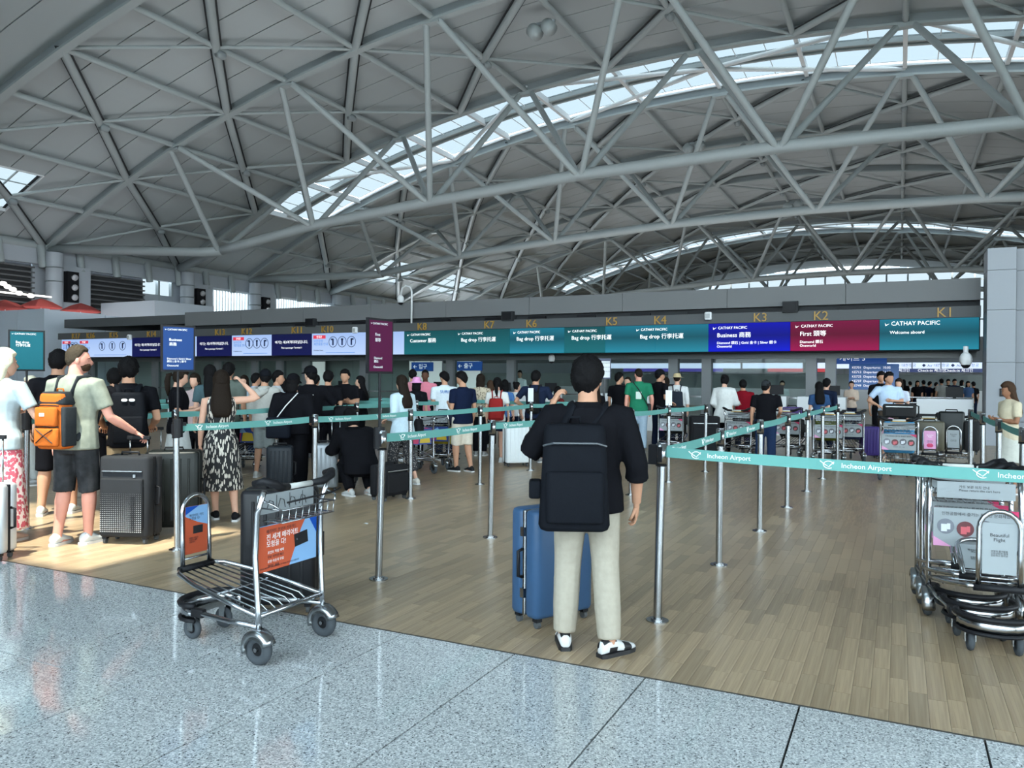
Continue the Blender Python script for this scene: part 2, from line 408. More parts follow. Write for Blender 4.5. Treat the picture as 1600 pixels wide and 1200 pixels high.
# edge skylights: square roof lights by the left springing
EDGE_SKY = []
for (b0, b1) in ((22.4, 32.0), (60.3, 72.0), (72.0, 83.5)):
    ns = max(3, round((b1 - b0) / 2.0)); wv = (b1 - b0) / ns; y0, y1 = b0 + wv, b0 + wv * (ns - 2)
    e = empty('roof_light', label={22.4: 'square roof light at the left edge of the picture', 60.3: 'left of the two small square roof lights above the counter', 72.0: 'right of the two small square roof lights above the counter'}[b0], cat='skylight', group='square roof lights')
    EDGE_SKY.append(e)
    mb = MB(); strip(mb, y0, y1, -47.6, -44.0, 0.62, 0.02, 4); mb.build('glass_pane', GLZ, e)
    for xs in (-47.6, -44.0): block('upstand', (xs, (y0 + y1) / 2, zroof(xs) + 0.52), (0.08, y1 - y0, 0.26), M['white'], e)
    for ys in (y0, y1): mb = MB(); strip(mb, ys - 0.04, ys + 0.04, -47.6, -44.0, 0.42, 0.24, 4); mb.build('upstand', M['white'], e)
    for t in (0.33, 0.66):
        ys = y0 + (y1 - y0) * t; mb = MB(); strip(mb, ys - 0.04, ys + 0.04, -47.6, -44.0, 0.54, 0.08, 4); mb.build('glazing_bar', M['truss'], e)
        xs = -47.6 + 3.6 * t; rod('glazing_bar', (xs, y0, zroof(xs) + 0.57), (xs, y1, zroof(xs) + 0.57), 0.04, M['truss'], e, 6)
# long skylight bands
for si, (s0, s1) in enumerate(SKY):
    e = empty('roof_light_band', label=('long curved skylight band behind the nearest roof truss', 'far curved skylight band low over the counter roof')[si], cat='skylight', group='curved skylight bands')
    mid = (s0 + s1) / 2
    for a, b in zip(NX[2:17], NX[3:18]):
        for p, q in ((s0 + 0.3, mid - 0.35), (mid + 0.35, s1 - 0.3)):
            mb = MB(); strip(mb, p, q, a + 0.1, b - 0.1, 0.62, 0.03, 3); mb.build('glass_pane', GLZ, e)
            for t in (0.33, 0.66):
                x = a + (b - a) * t; rod('glazing_bar', (x, p, zroof(x) + 0.58), (x, q, zroof(x) + 0.58), 0.03, M['white'], e, 6)
        x = a
        z = zroof(x)
        mbf = MB().box((x, (s0 + s1) / 2, z + 0.45), (0.22, s1 - s0 - 0.3, 0.36)); mbf.build('cross_frame', M['white'], e)
    for ys, wd in ((s0 + 0.18, 0.16), (s1 - 0.18, 0.16)):
        mb = MB(); strip(mb, ys - wd / 2, ys + wd / 2, -42, 24, 0.42, 0.26, 24); mb.build('upstand', M['white'], e)
    for ys in (mid - 0.27, mid + 0.27):
        mb = MB(); strip(mb, ys - 0.09, ys + 0.09, -42, 24, 0.38, 0.3, 24); mb.build('gutter_rail', M['truss'], e)
    mb = MB(); strip(mb, mid - 0.3, mid + 0.3, -42, 24, 0.66, 0.08, 24); mb.build('gutter', M['rib'], e)
    for a, b in ((7, 11), (3, 7), (11, 15)):
        for p, q in ((NX[a], NX[a + 2]), (NX[b], NX[b - 2])):
            rod('brace', (p, s0, zroof(p) + 0.3), (q if a != 7 else NX[9], mid if a == 7 else s1, zroof(q) + 0.3), 0.13, M['white'], e)
            if a == 7: rod('brace', (NX[9], mid, zroof(NX[9]) + 0.3), (p, s1, zroof(p) + 0.3), 0.13, M['white'], e)
# overhead roof light that lets the sun in (outside the frame)
sunl = empty('window_1', kind='structure')
mb = MB(); strip(mb, SUNWIN[2] - 0.1, SUNWIN[3] + 0.1, SUNWIN[0] - 0.1, SUNWIN[1] + 0.1, 0.6, 0.02, 6); mb.build('glass_pane', GLZ2, sunl)
# ribs
def beam(mb, y, w_, z0, z1, x0=-50.0, x1=30.5, n=34):
    rings = []
    for i in range(n + 1):
        x = x0 + (x1 - x0) * i / n; z = zroof(x); rings.append([(x, y - w_ / 2, z + z0), (x, y + w_ / 2, z + z0), (x, y + w_ / 2, z + z1), (x, y - w_ / 2, z + z1)])
    mb.loft(rings)
for k, y in enumerate(RIBS[:11]):
    rb = empty('roof_rib', kind='structure')
    mb = MB(); beam(mb, y, 0.16, 0.0, 0.5); mb.build('web', M['rib'], rb)
    mb = MB(); beam(mb, y, 0.42, -0.10, 0.02); mb.build('flange', M['truss'], rb)
for y in (-17, -5.5, 1.5, 12.0):
    rb = empty('roof_rib', kind='structure'); mb = MB(); beam(mb, y, 0.3, 0.0, 0.5); mb.build('web', M['rib'], rb)
# trusses: two top chords share the ribs; one bottom chord forks to the two feet
BX = [-40.0, -32.1, -23.75, -14.7, -5.0, 4.6, 13.4]
BZ = [9.8, 10.85, 11.5, 12.02, 12.22, 12.05, 11.5]
TL = ['nearest triangular roof truss crossing the whole picture', 'second triangular roof truss, its pale bottom chord below the nearest one', 'third roof truss low over the sign fascia', 'farthest roof truss seen just above the counter roof']
for ti, (ya, yb, dz) in enumerate(TRUSS):
    e = empty('roof_truss', label=TL[ti], cat='truss', group='triangular roof trusses'); ym = (ya + yb) / 2
    r1, r2 = (0.30, 0.15)
    pts = []
    for i in range(25):
        t = i / 24 * 6; k = min(int(t), 5); u = t - k
        g = lambda A: A[k] * (1 - u) + A[k + 1] * u
        xx = g(BX); pts.append((xx, ym, 12.22 - 0.00266 * (xx + 5.6 + 2.2) ** 2 * 1.0 + dz if False else g(BZ) + dz))
    MB().tube(pts, r1, 14).build('bottom_chord', M['truss'], e, True)
    for yy in (ya, yb):
        MB().tube([(BX[0] + 0.3, ym, BZ[0] + dz), (BX[0] - 1.2, ym + (yy - ym) * 0.08, BZ[0] + dz - 0.05), (-49.9, yy, 9.85)], r1, 12).build('bottom_chord_fork', M['truss'], e, True)
        for k, bx in enumerate(BX):
            for tn in (3 + 2 * (k - 1), 3 + 2 * k):
                if tn < 3: continue
                x = NX[tn]; sgn = 0.35 if x < bx else -0.35
                rod('web_member', (bx - sgn * 0.4, ym + (0.15 if yy > ym else -0.15), BZ[k] + dz), (x + sgn, yy, zroof(x) - 0.05), 0.165, M['truss'], e)
        for k in range(7):
            x = NX[3 + 2 * k]
            block('node_plate', (x, yy, zroof(x) - 0.14), (0.9, 0.4, 0.12), M['truss'], e)
# lattice on the roof soffit
for bi, (y0, y1) in enumerate(zip(RIBS[:10], RIBS[1:11])):
    e = empty('roof_lattice', kind='structure')
    sky = (y0, y1) in SKY
    top = 15 if bi < 5 else 16
    for k in range(0, top):
        if sky and k >= 2: continue
        x = NX[k]; z = zroof(x)
        rod('purlin', (x, y0, z + 0.12), (x, y1, z + 0.12), 0.15, M['truss'] , e)
    if sky: continue
    for k in range(1, top - 1, 2):
        a, b = NX[k - 1], NX[k + 1]; xm, ym = NX[k], (y0 + y1) / 2
        za, zb, zm = zroof(a) + 0.1, zroof(b) + 0.1, zroof(xm) + 0.1
        for p, q in (((b, y0, zb), (xm, ym, zm)), ((xm, ym, zm), (a, y1, za))):
            rod('main_diagonal', p, q, 0.21, M['truss'], e)
            P, Q = Vector(p), Vector(q); d = (Q - P); mid = (P + Q) / 2 + Vector((0, 0, 0.05))
            s = block('dark_seam', mid, (0.58, d.length, 0.04), M['dark'], e); s.rotation_mode = 'QUATERNION'; s.rotation_quaternion = d.to_track_quat('Y', 'Z')
        for p, q in (((a, y0, za), (xm, ym, zm)), ((xm, ym, zm), (b, y1, zb))):
            rod('thin_diagonal', p, q, 0.10, M['truss'], e, 8)
        rod('node_hub', (xm, ym + 0.1, zm - 0.25), (xm, ym + 0.5, zm - 0.25), 0.2, M['rib'], e, 12)
# roof floodlights
for k, (px, py, y, lb) in enumerate(((848, 40, 34.3, 'twin floodlight housing fixed to the roof lattice near the top'), (1085, 226, 53.0, 'small floodlight housing below the far roof panels'), (1240, 318, 62, 'far small floodlight housing on the roof lattice at right'))):
    p = ony(px, py, y); e = empty('floodlight', p, 0, lb, 'floodlight', 'roof floodlights')
    rod('lamp_head', (-0.55, 0, -0.1), (-0.2, -0.15, -0.45), 0.34, M['truss'], e, 14); rod('lamp_head', (0.2, 0, 0.0), (0.5, -0.15, -0.35), 0.34, M['truss'], e, 14)
    block('bracket', (0, 0, 0.1), (1.3, 0.15, 0.12), M['rib'], e)
# ---- outer walls
mid_g = M['wallgrey']
wr = empty('wall_right', kind='structure')
for (y0, y1, z0, z1) in ((-17, 30, 0, 1.8), (-17, 30, 10.8, 20), (30, 140, 0, 20)): block('wall_panel', (31.2, (y0 + y1) / 2, (z0 + z1) / 2), (0.4, y1 - y0, z1 - z0), mid_g, wr)
for i in range(16): block('mullion', (31.2, -16 + 3 * i, 6.3), (0.3, 0.16, 9.2), M['truss'], wr)
block('transom', (31.2, 6.5, 6.2), (0.25, 47, 0.14), M['truss'], wr); MB().box((31.2, 6.5, 6.3), (0.02, 47, 9.2)).build('glass_pane', GLZ2, wr)
# front behind the camera: glazed on its right half, doors and shops below
wf = empty('wall_front', kind='structure')
block('wall_panel', (-32.5, -16.2, 10), (37, 0.4, 20), mid_g, wf); block('wall_panel', (8.5, -16.2, 1.0), (45, 0.4, 2.0), mid_g, wf)
for i in range(12): block('mullion', (-14 + 4 * i, -16.2, 10.5), (0.18, 0.3, 19), M['truss'], wf)
for z in (2.1, 5.2, 8.4, 11.6, 14.8, 17.6): block('transom', (8.5, -16.2, z), (45, 0.25, 0.16), M['truss'], wf)
MB().box((8.5, -16.2, 10.5), (45, 0.02, 18)).build('glass_pane', GLZ2, wf)
# far end, glazed above the shops
wb = empty('wall_back', kind='structure')
MB().box((-10, 136.6, 4.0), (82, 0.4, 8)).build('wall_base', mid_g, wb)
for i in range(28): block('mullion', (-50 + 3 * i, 136.5, 11), (0.25, 0.3, 18), M['truss'], wb)
for z in (5.2, 8, 11, 14, 17): block('transom', (-10, 136.5, z), (82, 0.25, 0.2), M['truss'], wb)
MB().box((-10, 136.6, 12), (82, 0.02, 15)).build('glass_pane', GLZ, wb)
# ground outside so that daylight does not come from below
tag(MB().box((-10, -70, -0.5), (300, 107, 0.4)).build('forecourt_ground', mat('forecourt', (0.35, 0.35, 0.34), 0.9)), kind='structure'); tag(MB().box((90, 60, -0.5), (116, 153, 0.4)).build('airside_ground', mat('forecourt', (0.35, 0.35, 0.34), 0.9)), kind='structure')
# left wall
wl_ = empty('wall_left', kind='structure')
XW = -50.2
def wl(name, y0, y1, z0, z1, m_, x=XW, t=0.3): return block(name, (x, (y0 + y1) / 2, (z0 + z1) / 2), (t, y1 - y0, z1 - z0), m_, wl_)
ledge = mat('louvre_dark', (0.035, 0.035, 0.037), 0.6)
wl('wall_base', -17, 137, 0, 4.0, mid_g); wl('solid_panel', -17, 22, 4.0, 10.2, mid_g); wl('solid_panel', 84, 137, 4.0, 10.2, mid_g)
wl('edge_fascia', -17, 137, 8.75, 9.75, M['wallgrey'], -49.8, 0.5); rod('edge_tube', (-49.7, -17, 9.95), (-49.7, 137, 9.95), 0.28, M['truss'], wl_, 12)
wl('eaves_panel', -17, 137, 9.75, 10.6, M['panel'])
for k in range(22):
    y = 23.5 + 2.65 * k; rod('short_strut', (-49.2, y, 8.5), (-49.45, y, 9.9), 0.24, M['truss'], wl_, 12)
for y in (32.0, 42.5, 49.5, 60.3):
    rod('round_column', (-48.9, y, 0), (-48.9, y, 9.5), 0.5, M['wallgrey'], wl_, 20)
    for z in (7.6, 8.5): rod('column_collar', (-48.9, y, z), (-48.9, y, z + 0.06), 0.53, M['rib'], wl_, 20)
    wl('square_pier', y + 0.3, y + 2.6, 0, 8.8, M['wallgrey'], -49.6, 1.2)
    e = empty('spotlight_box', (-48.8, y + 1.1, 6.6), 0, {32.0: 'black box with three spotlights on the left pier', 42.5: 'black box with three spotlights on the pier left of the striped screen'}.get(y, 'black spotlight box on the pier behind the fin screen' if y < 55 else 'farthest black spotlight box, on the pier above the fascia'), 'spotlight', 'pier spotlight boxes')
    block('housing', (0, 0, 0.8), (0.4, 0.8, 2.0), M['black'], e)
    for q in range(3): rod('lamp', (0.2, 0.05, 0.15 + 0.65 * q), (0.34, 0.05, 0.1 + 0.65 * q), 0.2, mat('lamp_grey', (0.5, 0.5, 0.52), 0.3), e, 12)
for (ya, yb) in ((22, 31.4), (34.7, 39.6)):                        # louvred fronts
    wl('louvre_back', ya, yb, 4.0, 8.8, ledge, -50.3, 0.2)
    for q in range(14): wl('louvre_slat', ya, yb, 4.2 + q * 0.33, 4.3 + q * 0.33, mat('louvre_slat', (0.14, 0.14, 0.145), 0.5), -50.05, 0.22)
win_glow = mat('lit_window', (0.5, 0.5, 0.5), 0.4, emit=(0.86, 0.94, 1.0), es=0.8)
wl('solid_panel', 31.3, 34.8, 4.0, 8.8, mid_g); wl('solid_panel', 42.2, 45.2, 4.0, 8.8, mid_g); wl('window_back', 39.6, 42.2, 4.0, 8.8, GLZ, -50.4, 0.02); wl('window_spandrel', 39.6, 42.2, 6.5, 7.7, mid_g)
for y in (40.9, 42.1): wl('window_mullion', y - 0.08, y + 0.08, 4.0, 8.8, M['truss'])
for z in (4.7, 5.5): wl('window_transom', 39.6, 42.2, z - 0.04, z + 0.04, M['truss'])
tag(wl_, kind='structure')
# finned light screen beyond the second pier
fs = empty('fin_screen', label='long bright screen of upright white fins above the counter roof', cat='screen')
block('backlight', (-50.5, 57.6, 6.4), (0.1, 25, 4.6), glass_mat('screen_glass', (0.45, 0.48, 0.49), 0.01), fs)
for k in range(78): block('fin', (-50.0, 45.4 + 0.31 * k, 6.4), (0.16, 0.07, 4.7), M['white'], fs)
block('top_rail', (-49.95, 57.5, 8.68), (0.3, 24.8, 0.12), M['white'], fs)
# pale service block at the left, with a stepped side and a cafe terrace over it
sb = empty('service_block', label='pale blue-grey panelled block rising behind the counter at far left', cat='building')
def sbx(n, x0, x1, y0, y1, z0, z1, m_=None): return block(n, ((x0 + x1) / 2, (y0 + y1) / 2, (z0 + z1) / 2), (x1 - x0, y1 - y0, z1 - z0), m_ or mat('pale_panel', (0.60, 0.66, 0.74), 0.35), sb)
sbx('front_panel', -44.5, -41.2, 25.0, 25.3, 0, 5.0); sbx('front_panel', -41.15, -39.0, 25.0, 25.3, 0, 5.0)
sbx('side_panel', -39.3, -39.0, 25.3, 28.4, 0, 4.95); sbx('side_panel', -39.3, -39.0, 28.45, 31.4, 0, 4.9)
sbx('side_panel', -39.3, -39.0, 31.45, 33.0, 0, 3.9, M['wallgrey']); sbx('side_panel', -39.3, -39.0, 33.0, 40, 0, 3.6, M['wallgrey'])
tag(block('plant_box', (-43.5, 35.5, 5.3), (5, 4.6, 1.9), mat('plant_grey', (0.50, 0.54, 0.59), 0.4)), 'pale grey flat box standing in front of the dark louvres', 'box'); sbx('dark_return', -46.2, -44.55, 25.1, 25.4, 0, 4.9, mat('violet_panel', (0.11, 0.10, 0.20), 0.4))
sbx('light_return', -47.4, -46.25, 25.1, 25.4, 0, 4.85); sbx('dark_return', -48.3, -47.45, 25.2, 25.5, 0, 4.8, M['fascia']); tag(block('trim_1', (-44.0, 31.8, 4.15), (8.4, 12.4, 0.3), M['wallgrey']), kind='structure')
redc = cloth((0.50, 0.10, 0.09))
for k, (px, py, lb) in enumerate(((8, 470, 'red cafe parasol at the left edge above the pale block'), (64, 468, 'red cafe parasol beside the round column'), (126, 475, 'red cafe parasol in front of the dark louvres'))):
    p = onx(px, py, -46.0); e = empty('parasol', (p.x, p.y, 4.3), 0, lb, 'parasol', 'red cafe parasols')
    h = p.z - 4.3
    MB().loft([[(1.15 * rr * math.cos(a * math.pi / 4), 1.15 * rr * math.sin(a * math.pi / 4), h + zz) for a in range(8)] for rr, zz in ((1.0, -0.5), (0.98, -0.42), (0.5, -0.12), (0.05, 0.05))]).build('canopy', redc, e)
    rod('pole', (0, 0, 0), (0, 0, h), 0.03, M['white'], e)
# brown cafe front under the first parasols
cf = empty('cafe_front', label='brown cafe front with glowing lights at the left edge', cat='cafe')
block('counter_front', (-47.5, 27.0, 5.1), (0.3, 5.0, 1.0), mat('brown_panel', (0.16, 0.06, 0.035), 0.5), cf)
warm = mat('cafe_lamp', (0.9, 0.9, 0.85), 0.4, emit=(1, 0.98, 0.92), es=1.3)
for k, (px, py) in enumerate(((5, 443), (12, 448), (20, 452), (30, 458), (48, 462))): p = onx(px, py, -48.0); MB().ell(p, (0.17, 0.22, 0.15)).build('lamp', warm, cf)
p = onx(28, 459, -48.3); block('strip_lamp', p, (0.1, 4.2, 0.1), warm, cf)
# ================================================================ CHECK-IN ISLAND
YC = 24.0
isl = empty('check_in_island', label='long grey check-in island with a deep overhead fascia', cat='counter')
X0, X1 = -36.2, 1.9
def ib(n, x0, x1, y0, y1, z0, z1, m_, par=None): return block(n, ((x0 + x1) / 2, (y0 + y1) / 2, (z0 + z1) / 2), (x1 - x0, y1 - y0, z1 - z0), m_, par or isl)
n = 9
for k in range(n):                                       # fascia panels, joint by joint
    a = X0 + 8.5 + (X1 - X0 - 8.5) * k / n; b = X0 + 8.5 + (X1 - X0 - 8.5) * (k + 1) / n
    ib('top_panel', a + 0.006, b - 0.006, YC - 0.05, YC + 0.2, 3.78, 4.36, M['fascia_lt'])
ib('recess', X0 + 8, X1, YC + 0.12, YC + 0.3, 3.6, 3.8, M['dark']); ib('numeral_beam', X0, X1, YC - 0.12, YC + 0.25, 3.32, 3.62, M['fascia'])
ib('island_roof', X0, X1, YC + 0.2, 32.0, 3.9, 4.3, M['fascia']); ib('rear_fascia', X0, X1, 31.8, 32.1, 2.6, 4.3, M['fascia'])
ib('soffit', X0, X1, YC + 0.25, 32.0, 2.62, 2.7, mat('soffit_grey', (0.22, 0.23, 0.24), 0.5)); ib('bulkhead', X0, X1, 25.0, 25.15, 2.28, 2.62, mat('bulkhead', (0.10, 0.115, 0.12), 0.35))
ib('screen_mount', X0, X1, YC + 0.05, YC + 0.3, 2.44, 3.32, M['dark'])
for px in (70, 120, 215, 300, 395, 470, 560, 630, 690, 770, 838, 915, 1000, 1090, 1210, 1330, 1440):
    p = ony(px, 480, YC); 
    if p.x > X0 + 9: ib('vent', p.x - 0.32, p.x + 0.32, YC + 0.02, YC + 0.14, 3.64, 3.72, M['black'])
for px, lb in ((490, 'dark square speaker box on the fascia left of the maroon standing sign'), (797, 'dark square speaker box on the fascia above the middle of the teal screens'), (1236, 'dark square speaker box on the fascia between the third and second numerals')):
    p = ony(px, 480, YC); e = empty('speaker_box', (p.x, YC - 0.1, 3.58), 0, lb, 'speaker', 'fascia speaker boxes'); block('cabinet', (0, 0, 0.16), (0.42, 0.3, 0.32), M['dark'], e); block('grille', (0, -0.155, 0.16), (0.36, 0.02, 0.26), M['black'], e)
for px, py, lb in ((556, 516, 'small white round speaker on the fascia beside the tenth numeral'), (1107, 494, 'small white speaker on the fascia left of the third numeral'), (204, 527, 'small white speaker on the far left of the fascia')):
    p = ony(px, py, YC - 0.14); e = empty('wall_speaker', p, 0, lb, 'speaker', 'white fascia speakers'); MB().rbox((0, -0.05, 0), (0.22, 0.16, 0.24), 0.07).build('shell', M['white'], e, True); block('face', (0, -0.14, 0), (0.13, 0.02, 0.13), mat('speaker_mesh', (0.45, 0.46, 0.46), 0.7), e)
RX = (R_(90), 0, 0)
KN = [(1475, 'K1'), (1283, 'K2'), (1188, 'K3'), (1032, 'K4'), (956, 'K5'), (831, 'K6'), (765, 'K7'), (660, 'K8'), (512, 'K10'), (464, 'K11'), (386, 'K12'), (344, 'K13'), (237, 'K14'), (178, 'K15'), (142, 'K16'), (119, 'K17')]
for px, s in KN:
    p = ony(px, 500, YC - 0.13); text(s, 0.36, (p.x, YC - 0.14, 3.345), RX, M['gold'], isl, 'CENTER', 'counter_numeral', 0.02, 0.004)
# ---- the row of screens under the fascia
TEAL_T, TEAL_B = s2l(8, 70, 82), s2l(38, 140, 155)
kinds = {'teal': screen_mat('screen_teal', s2l(22, 92, 100), s2l(30, 128, 140), 0.72), 'teal2': screen_mat('screen_teal_bright', s2l(28, 120, 145), s2l(38, 140, 165), 1.0, band=True),
         'blue': screen_mat('screen_blue', s2l(2, 8, 190), s2l(2, 22, 225), 0.9, band=True), 'mag': screen_mat('screen_magenta', s2l(125, 8, 66), s2l(165, 15, 85), 0.9, band=True),
         'navy': screen_mat('screen_navy', s2l(16, 22, 78), s2l(20, 26, 92), 0.8), 'pale': screen_mat('screen_pale', s2l(165, 195, 245), s2l(190, 215, 255), 1.0)}
SCR = [(97, 124, 'pale', 'far left pale blue notice screen'), (124, 207, 'pale', 'pale notice screen with red tag, third of the left row'), (207, 258, 'navy', 'navy terminal notice screen left of the blue standing sign'),
       (258, 308, 'pale', 'pale screen hidden behind the blue standing sign'), (308, 363, 'navy', 'navy terminal notice screen under the twelfth numeral'), (363, 425, 'pale', 'pale pictogram screen under the twelfth numeral'),
       (425, 488, 'navy', 'navy terminal notice screen under the eleventh numeral'), (488, 563, 'pale', 'pale pictogram screen under the tenth numeral'), (563, 632, 'pale', 'pale screen behind the maroon standing sign'),
       (632, 711, 'teal', 'dark teal airline screen under the eighth numeral'), (711, 797, 'teal', 'teal bag drop screen under the seventh numeral'), (797, 882, 'teal2', 'teal bag drop screen under the sixth numeral'),
       (882, 946, 'teal', 'teal bag drop screen under the fifth numeral'), (946, 1107, 'teal2', 'wide teal bag drop screen under the fourth numeral'), (1107, 1235, 'blue', 'bright blue business class screen'),
       (1235, 1374, 'mag', 'magenta first class screen'), (1374, 1530, 'teal2', 'wide teal airline screen nearest the grey pillar')]
TXT = {632: ('CATHAY PACIFIC', 'Customer 服務', None), 711: ('CATHAY PACIFIC', 'Bag drop 行李托運', None), 797: ('CATHAY PACIFIC', 'Bag drop 行李托運', None), 882: ('CATHAY PACIFIC', 'Bag drop 行李托運', None),
       946: ('CATHAY PACIFIC', 'Bag drop 行李托運', None), 1107: ('CATHAY PACIFIC', 'Business 商務', 'Diamond 鑽石 | Gold 金卡 | Silver 銀卡\nOneworld'), 1235: ('CATHAY PACIFIC', 'First 頭等', 'Diamond 鑽石\nOneworld'), 1374: ('CATHAY PACIFIC', None, 'Welcome aboard')}
SZ0, SZ1 = 2.47, 3.31
def bird(parent, x, y, z, s, m_):
    MB().add([(x, y, z + 0.6 * s), (x + 0.35 * s, y, z + 0.05 * s), (x + 1.3 * s, y, z + 0.42 * s), (x + 0.55 * s, y, z - 0.15 * s), (x + 0.1 * s, y, z - 0.35 * s)], [(0, 1, 4), (1, 2, 3), (1, 3, 4)]).build('emblem', m_, parent)
INK = dict(navy_ink=mat('navy_ink', (0.03, 0.05, 0.15), 0.6), red_ink=mat('red_ink', s2l(205, 55, 75), 0.5, emit=s2l(205, 55, 75), es=0.7), blue_ink=mat('blue_ink', s2l(80, 130, 200), 0.5, emit=s2l(80, 130, 200), es=0.6))
for a, b, kd, lb in SCR:
    xa, xb = ony(a, 520, YC - 0.1).x, ony(b, 520, YC - 0.1).x; wd = xb - xa
    e = empty('sign_screen', (xa, YC - 0.1, SZ0), 0, lb, 'screen', 'overhead counter screens')
    npan = max(1, round(wd / 1.9))
    for q in range(npan):
        mb = MB().box((0, 0, 0), (wd / npan - 0.012, 0.05, SZ1 - SZ0)); o = mb.build('screen_panel', kinds[kd], e); o.location = (wd * (q + 0.5) / npan, 0, (SZ1 - SZ0) / 2)
    yy = -0.03
    if kd in ('teal', 'teal2', 'blue', 'mag') and a in TXT:
        t = TXT[a]; ox = 0.42 if a == 946 else 0.14; 
        if a == 946: ox = ony(996, 520, YC).x - xa
        big = 0.16 if a == 1374 else 0.115
        bird(e, ox, yy, 0.69, 0.085, M['txt_w']); text(t[0], big, (ox + 0.15, yy, 0.67), RX, M['txt_w'], e, width=0.95)
        if t[1]: text(t[1], 0.175, (ox + 0.12, yy, 0.43), RX, M['txt_w'], e, bold=0.003)
        if t[2]: text(t[2], 0.105 if a != 1374 else 0.12, (ox + 0.12, yy, 0.22 if a != 1374 else 0.44), RX, M['txt_w'], e)
    elif kd == 'navy':
        text('여기는 제1여객터미널입니다.', wd * 0.068, (wd / 2, yy, 0.47), RX, M['txt_w'], e, 'CENTER'); text('This is passenger Terminal 1', wd * 0.045, (wd / 2, yy, 0.27), RX, M['txt_w'], e, 'CENTER')
    elif kd == 'pale' and wd > 1.2 and a not in (258, 563):
        block('red_tag', (0.38, yy, 0.70), (0.6, 0.01, 0.13), INK['red_ink'], e); text('안내문', 0.1, (0.38, yy - 0.01, 0.665), RX, M['txt_w'], e, 'CENTER')
        text('보안검색\n제한물품 안내', 0.12, (0.1, yy, 0.5), RX, INK['blue_ink'], e); text('Prohibited items', 0.07, (0.1, yy, 0.16), RX, INK['navy_ink'], e)
        for q in range(3):
            cx_ = wd * (0.45 + 0.19 * q); MB().tube([(cx_ + 0.2 * math.cos(t_ * math.pi / 12), yy, 0.5 + 0.2 * math.sin(t_ * math.pi / 12)) for t_ in range(24)], 0.012, 5, True).build('pictogram_ring', INK['navy_ink'], e)
            MB().box((cx_, yy, 0.5), (0.07, 0.012, 0.25)).box((cx_ + 0.05 * (q - 1), yy, 0.6), (0.1, 0.012, 0.06)).build('pictogram', INK['navy_ink'], e)
        block('caption_line', (wd * 0.6, yy, 0.09), (wd * 0.6, 0.008, 0.02), INK['blue_ink'], e)
    elif a == 563: text('환영', 0.3, (wd * 0.35, yy, 0.3), RX, INK['red_ink'], e)
# ---- columns, glass and desks under the fascia
colm = mat('column_grey', (0.13, 0.14, 0.145), 0.4)
cols = [-35.5, -31, -27, -23.4] + [ony(px, 600, 25.2).x for px in (400, 480, 570, 705, 800, 942, 1053, 1105, 1268, 1298)]
for x in cols: ib('column', x - 0.15, x + 0.15, 25.05, 25.35, 0, 2.62, colm)
PGL = glass_mat('partition_glass', (0.80, 0.87, 0.86), 0.012)
for a, b in zip(cols[:-1], cols[1:]):
    if b - a > 0.6: ib('glass_panel', a + 0.16, b - 0.16, 25.19, 25.21, 0.1, 2.3, PGL); ib('glass_rail', a + 0.16, b - 0.16, 25.17, 25.23, 1.05, 1.10, M['steel'])
back = mat('back_wall_panel', (0.30, 0.33, 0.33), 0.35)
for k in range(9): ib('back_panel', X0 + 2.1 * k + 0.01, X0 + 2.1 * (k + 1) - 0.01, 27.6, 27.75, 0, 2.62, back)
fillm = mat('soffit_lamp', (0.9, 0.9, 0.9), 0.4, emit=(0.93, 0.97, 1.0), es=3.0)  # glowing strips added under the soffit to light the space behind the counter
for k in range(12): ib('lamp_strip', X0 + 2.2 + 3.1 * k, X0 + 3.6 + 3.1 * k, 26.3, 26.55, 2.585, 2.61, fillm)
for px0, px1, lb in ((487, 507, 'bright poster panel behind the counter left of the maroon sign'), (640, 690, 'tall bright wall panel behind the counter under the eighth numeral'), (845 - 130, 750, 'pale wall panel behind the counter under the seventh numeral')):
    a, b = ony(px0, 600, 27.4).x, ony(px1, 600, 27.4).x; e = empty('wall_poster', (a, 27.4, 0), 0, lb, 'poster', 'lit panels behind the counter')
    block('light_panel', ((b - a) / 2, 0, 1.5), (b - a, 0.06, 1.6), mat('panel_lit', (0.6, 0.62, 0.62), 0.4, emit=(0.9, 0.95, 0.95), es=0.45), e); block('panel_frame', ((b - a) / 2, 0.04, 1.5), (b - a + 0.08, 0.04, 1.7), M['steel'], e)
for px, py, lb, wd in ((660, 573, 'small blue hanging direction sign behind the counter under the eighth numeral', 1.0), (733, 572, 'small blue direction sign with white arrow under the seventh numeral', 1.15), (1340, 560, 'blue direction sign with white lettering hanging left of the open doorway', 1.7)):
    p = ony(px, py, 26.6 if px < 1000 else 27.5); e = empty('direction_sign', p, 0, lb, 'sign', 'blue hanging direction signs')
    block('board', (0, 0, 0), (wd, 0.08, 0.36), mat('sign_blue', s2l(38, 78, 150), 0.4, emit=s2l(38, 78, 150), es=0.5), e); text({660: '← 입구', 733: '← 출구', 1340: '4 게이트 5'}[px], 0.22, (-wd * 0.42, -0.05, -0.07), RX, M['txt_w'], e, bold=0.004)
    rod('hanger', (-wd * 0.4, 0, 0.18), (-wd * 0.4, 0, 2.62 - p.z), 0.012, M['steel'], e, 6); rod('hanger', (wd * 0.4, 0, 0.18), (wd * 0.4, 0, 2.62 - p.z), 0.012, M['steel'], e, 6)
p = ony(1365, 590, 28.5); e = empty('flight_board', (p.x, 28.5, 0), 0, 'blue flight information board with white lines behind the counter', 'screen')
block('screen', (0, 0, 1.75), (1.5, 0.06, 0.85), mat('board_blue', s2l(40, 82, 140), 0.3, emit=s2l(40, 82, 140), es=0.55), e); rod('leg', (0, 0.05, 0), (0, 0.05, 1.4), 0.05, M['steel'], e)
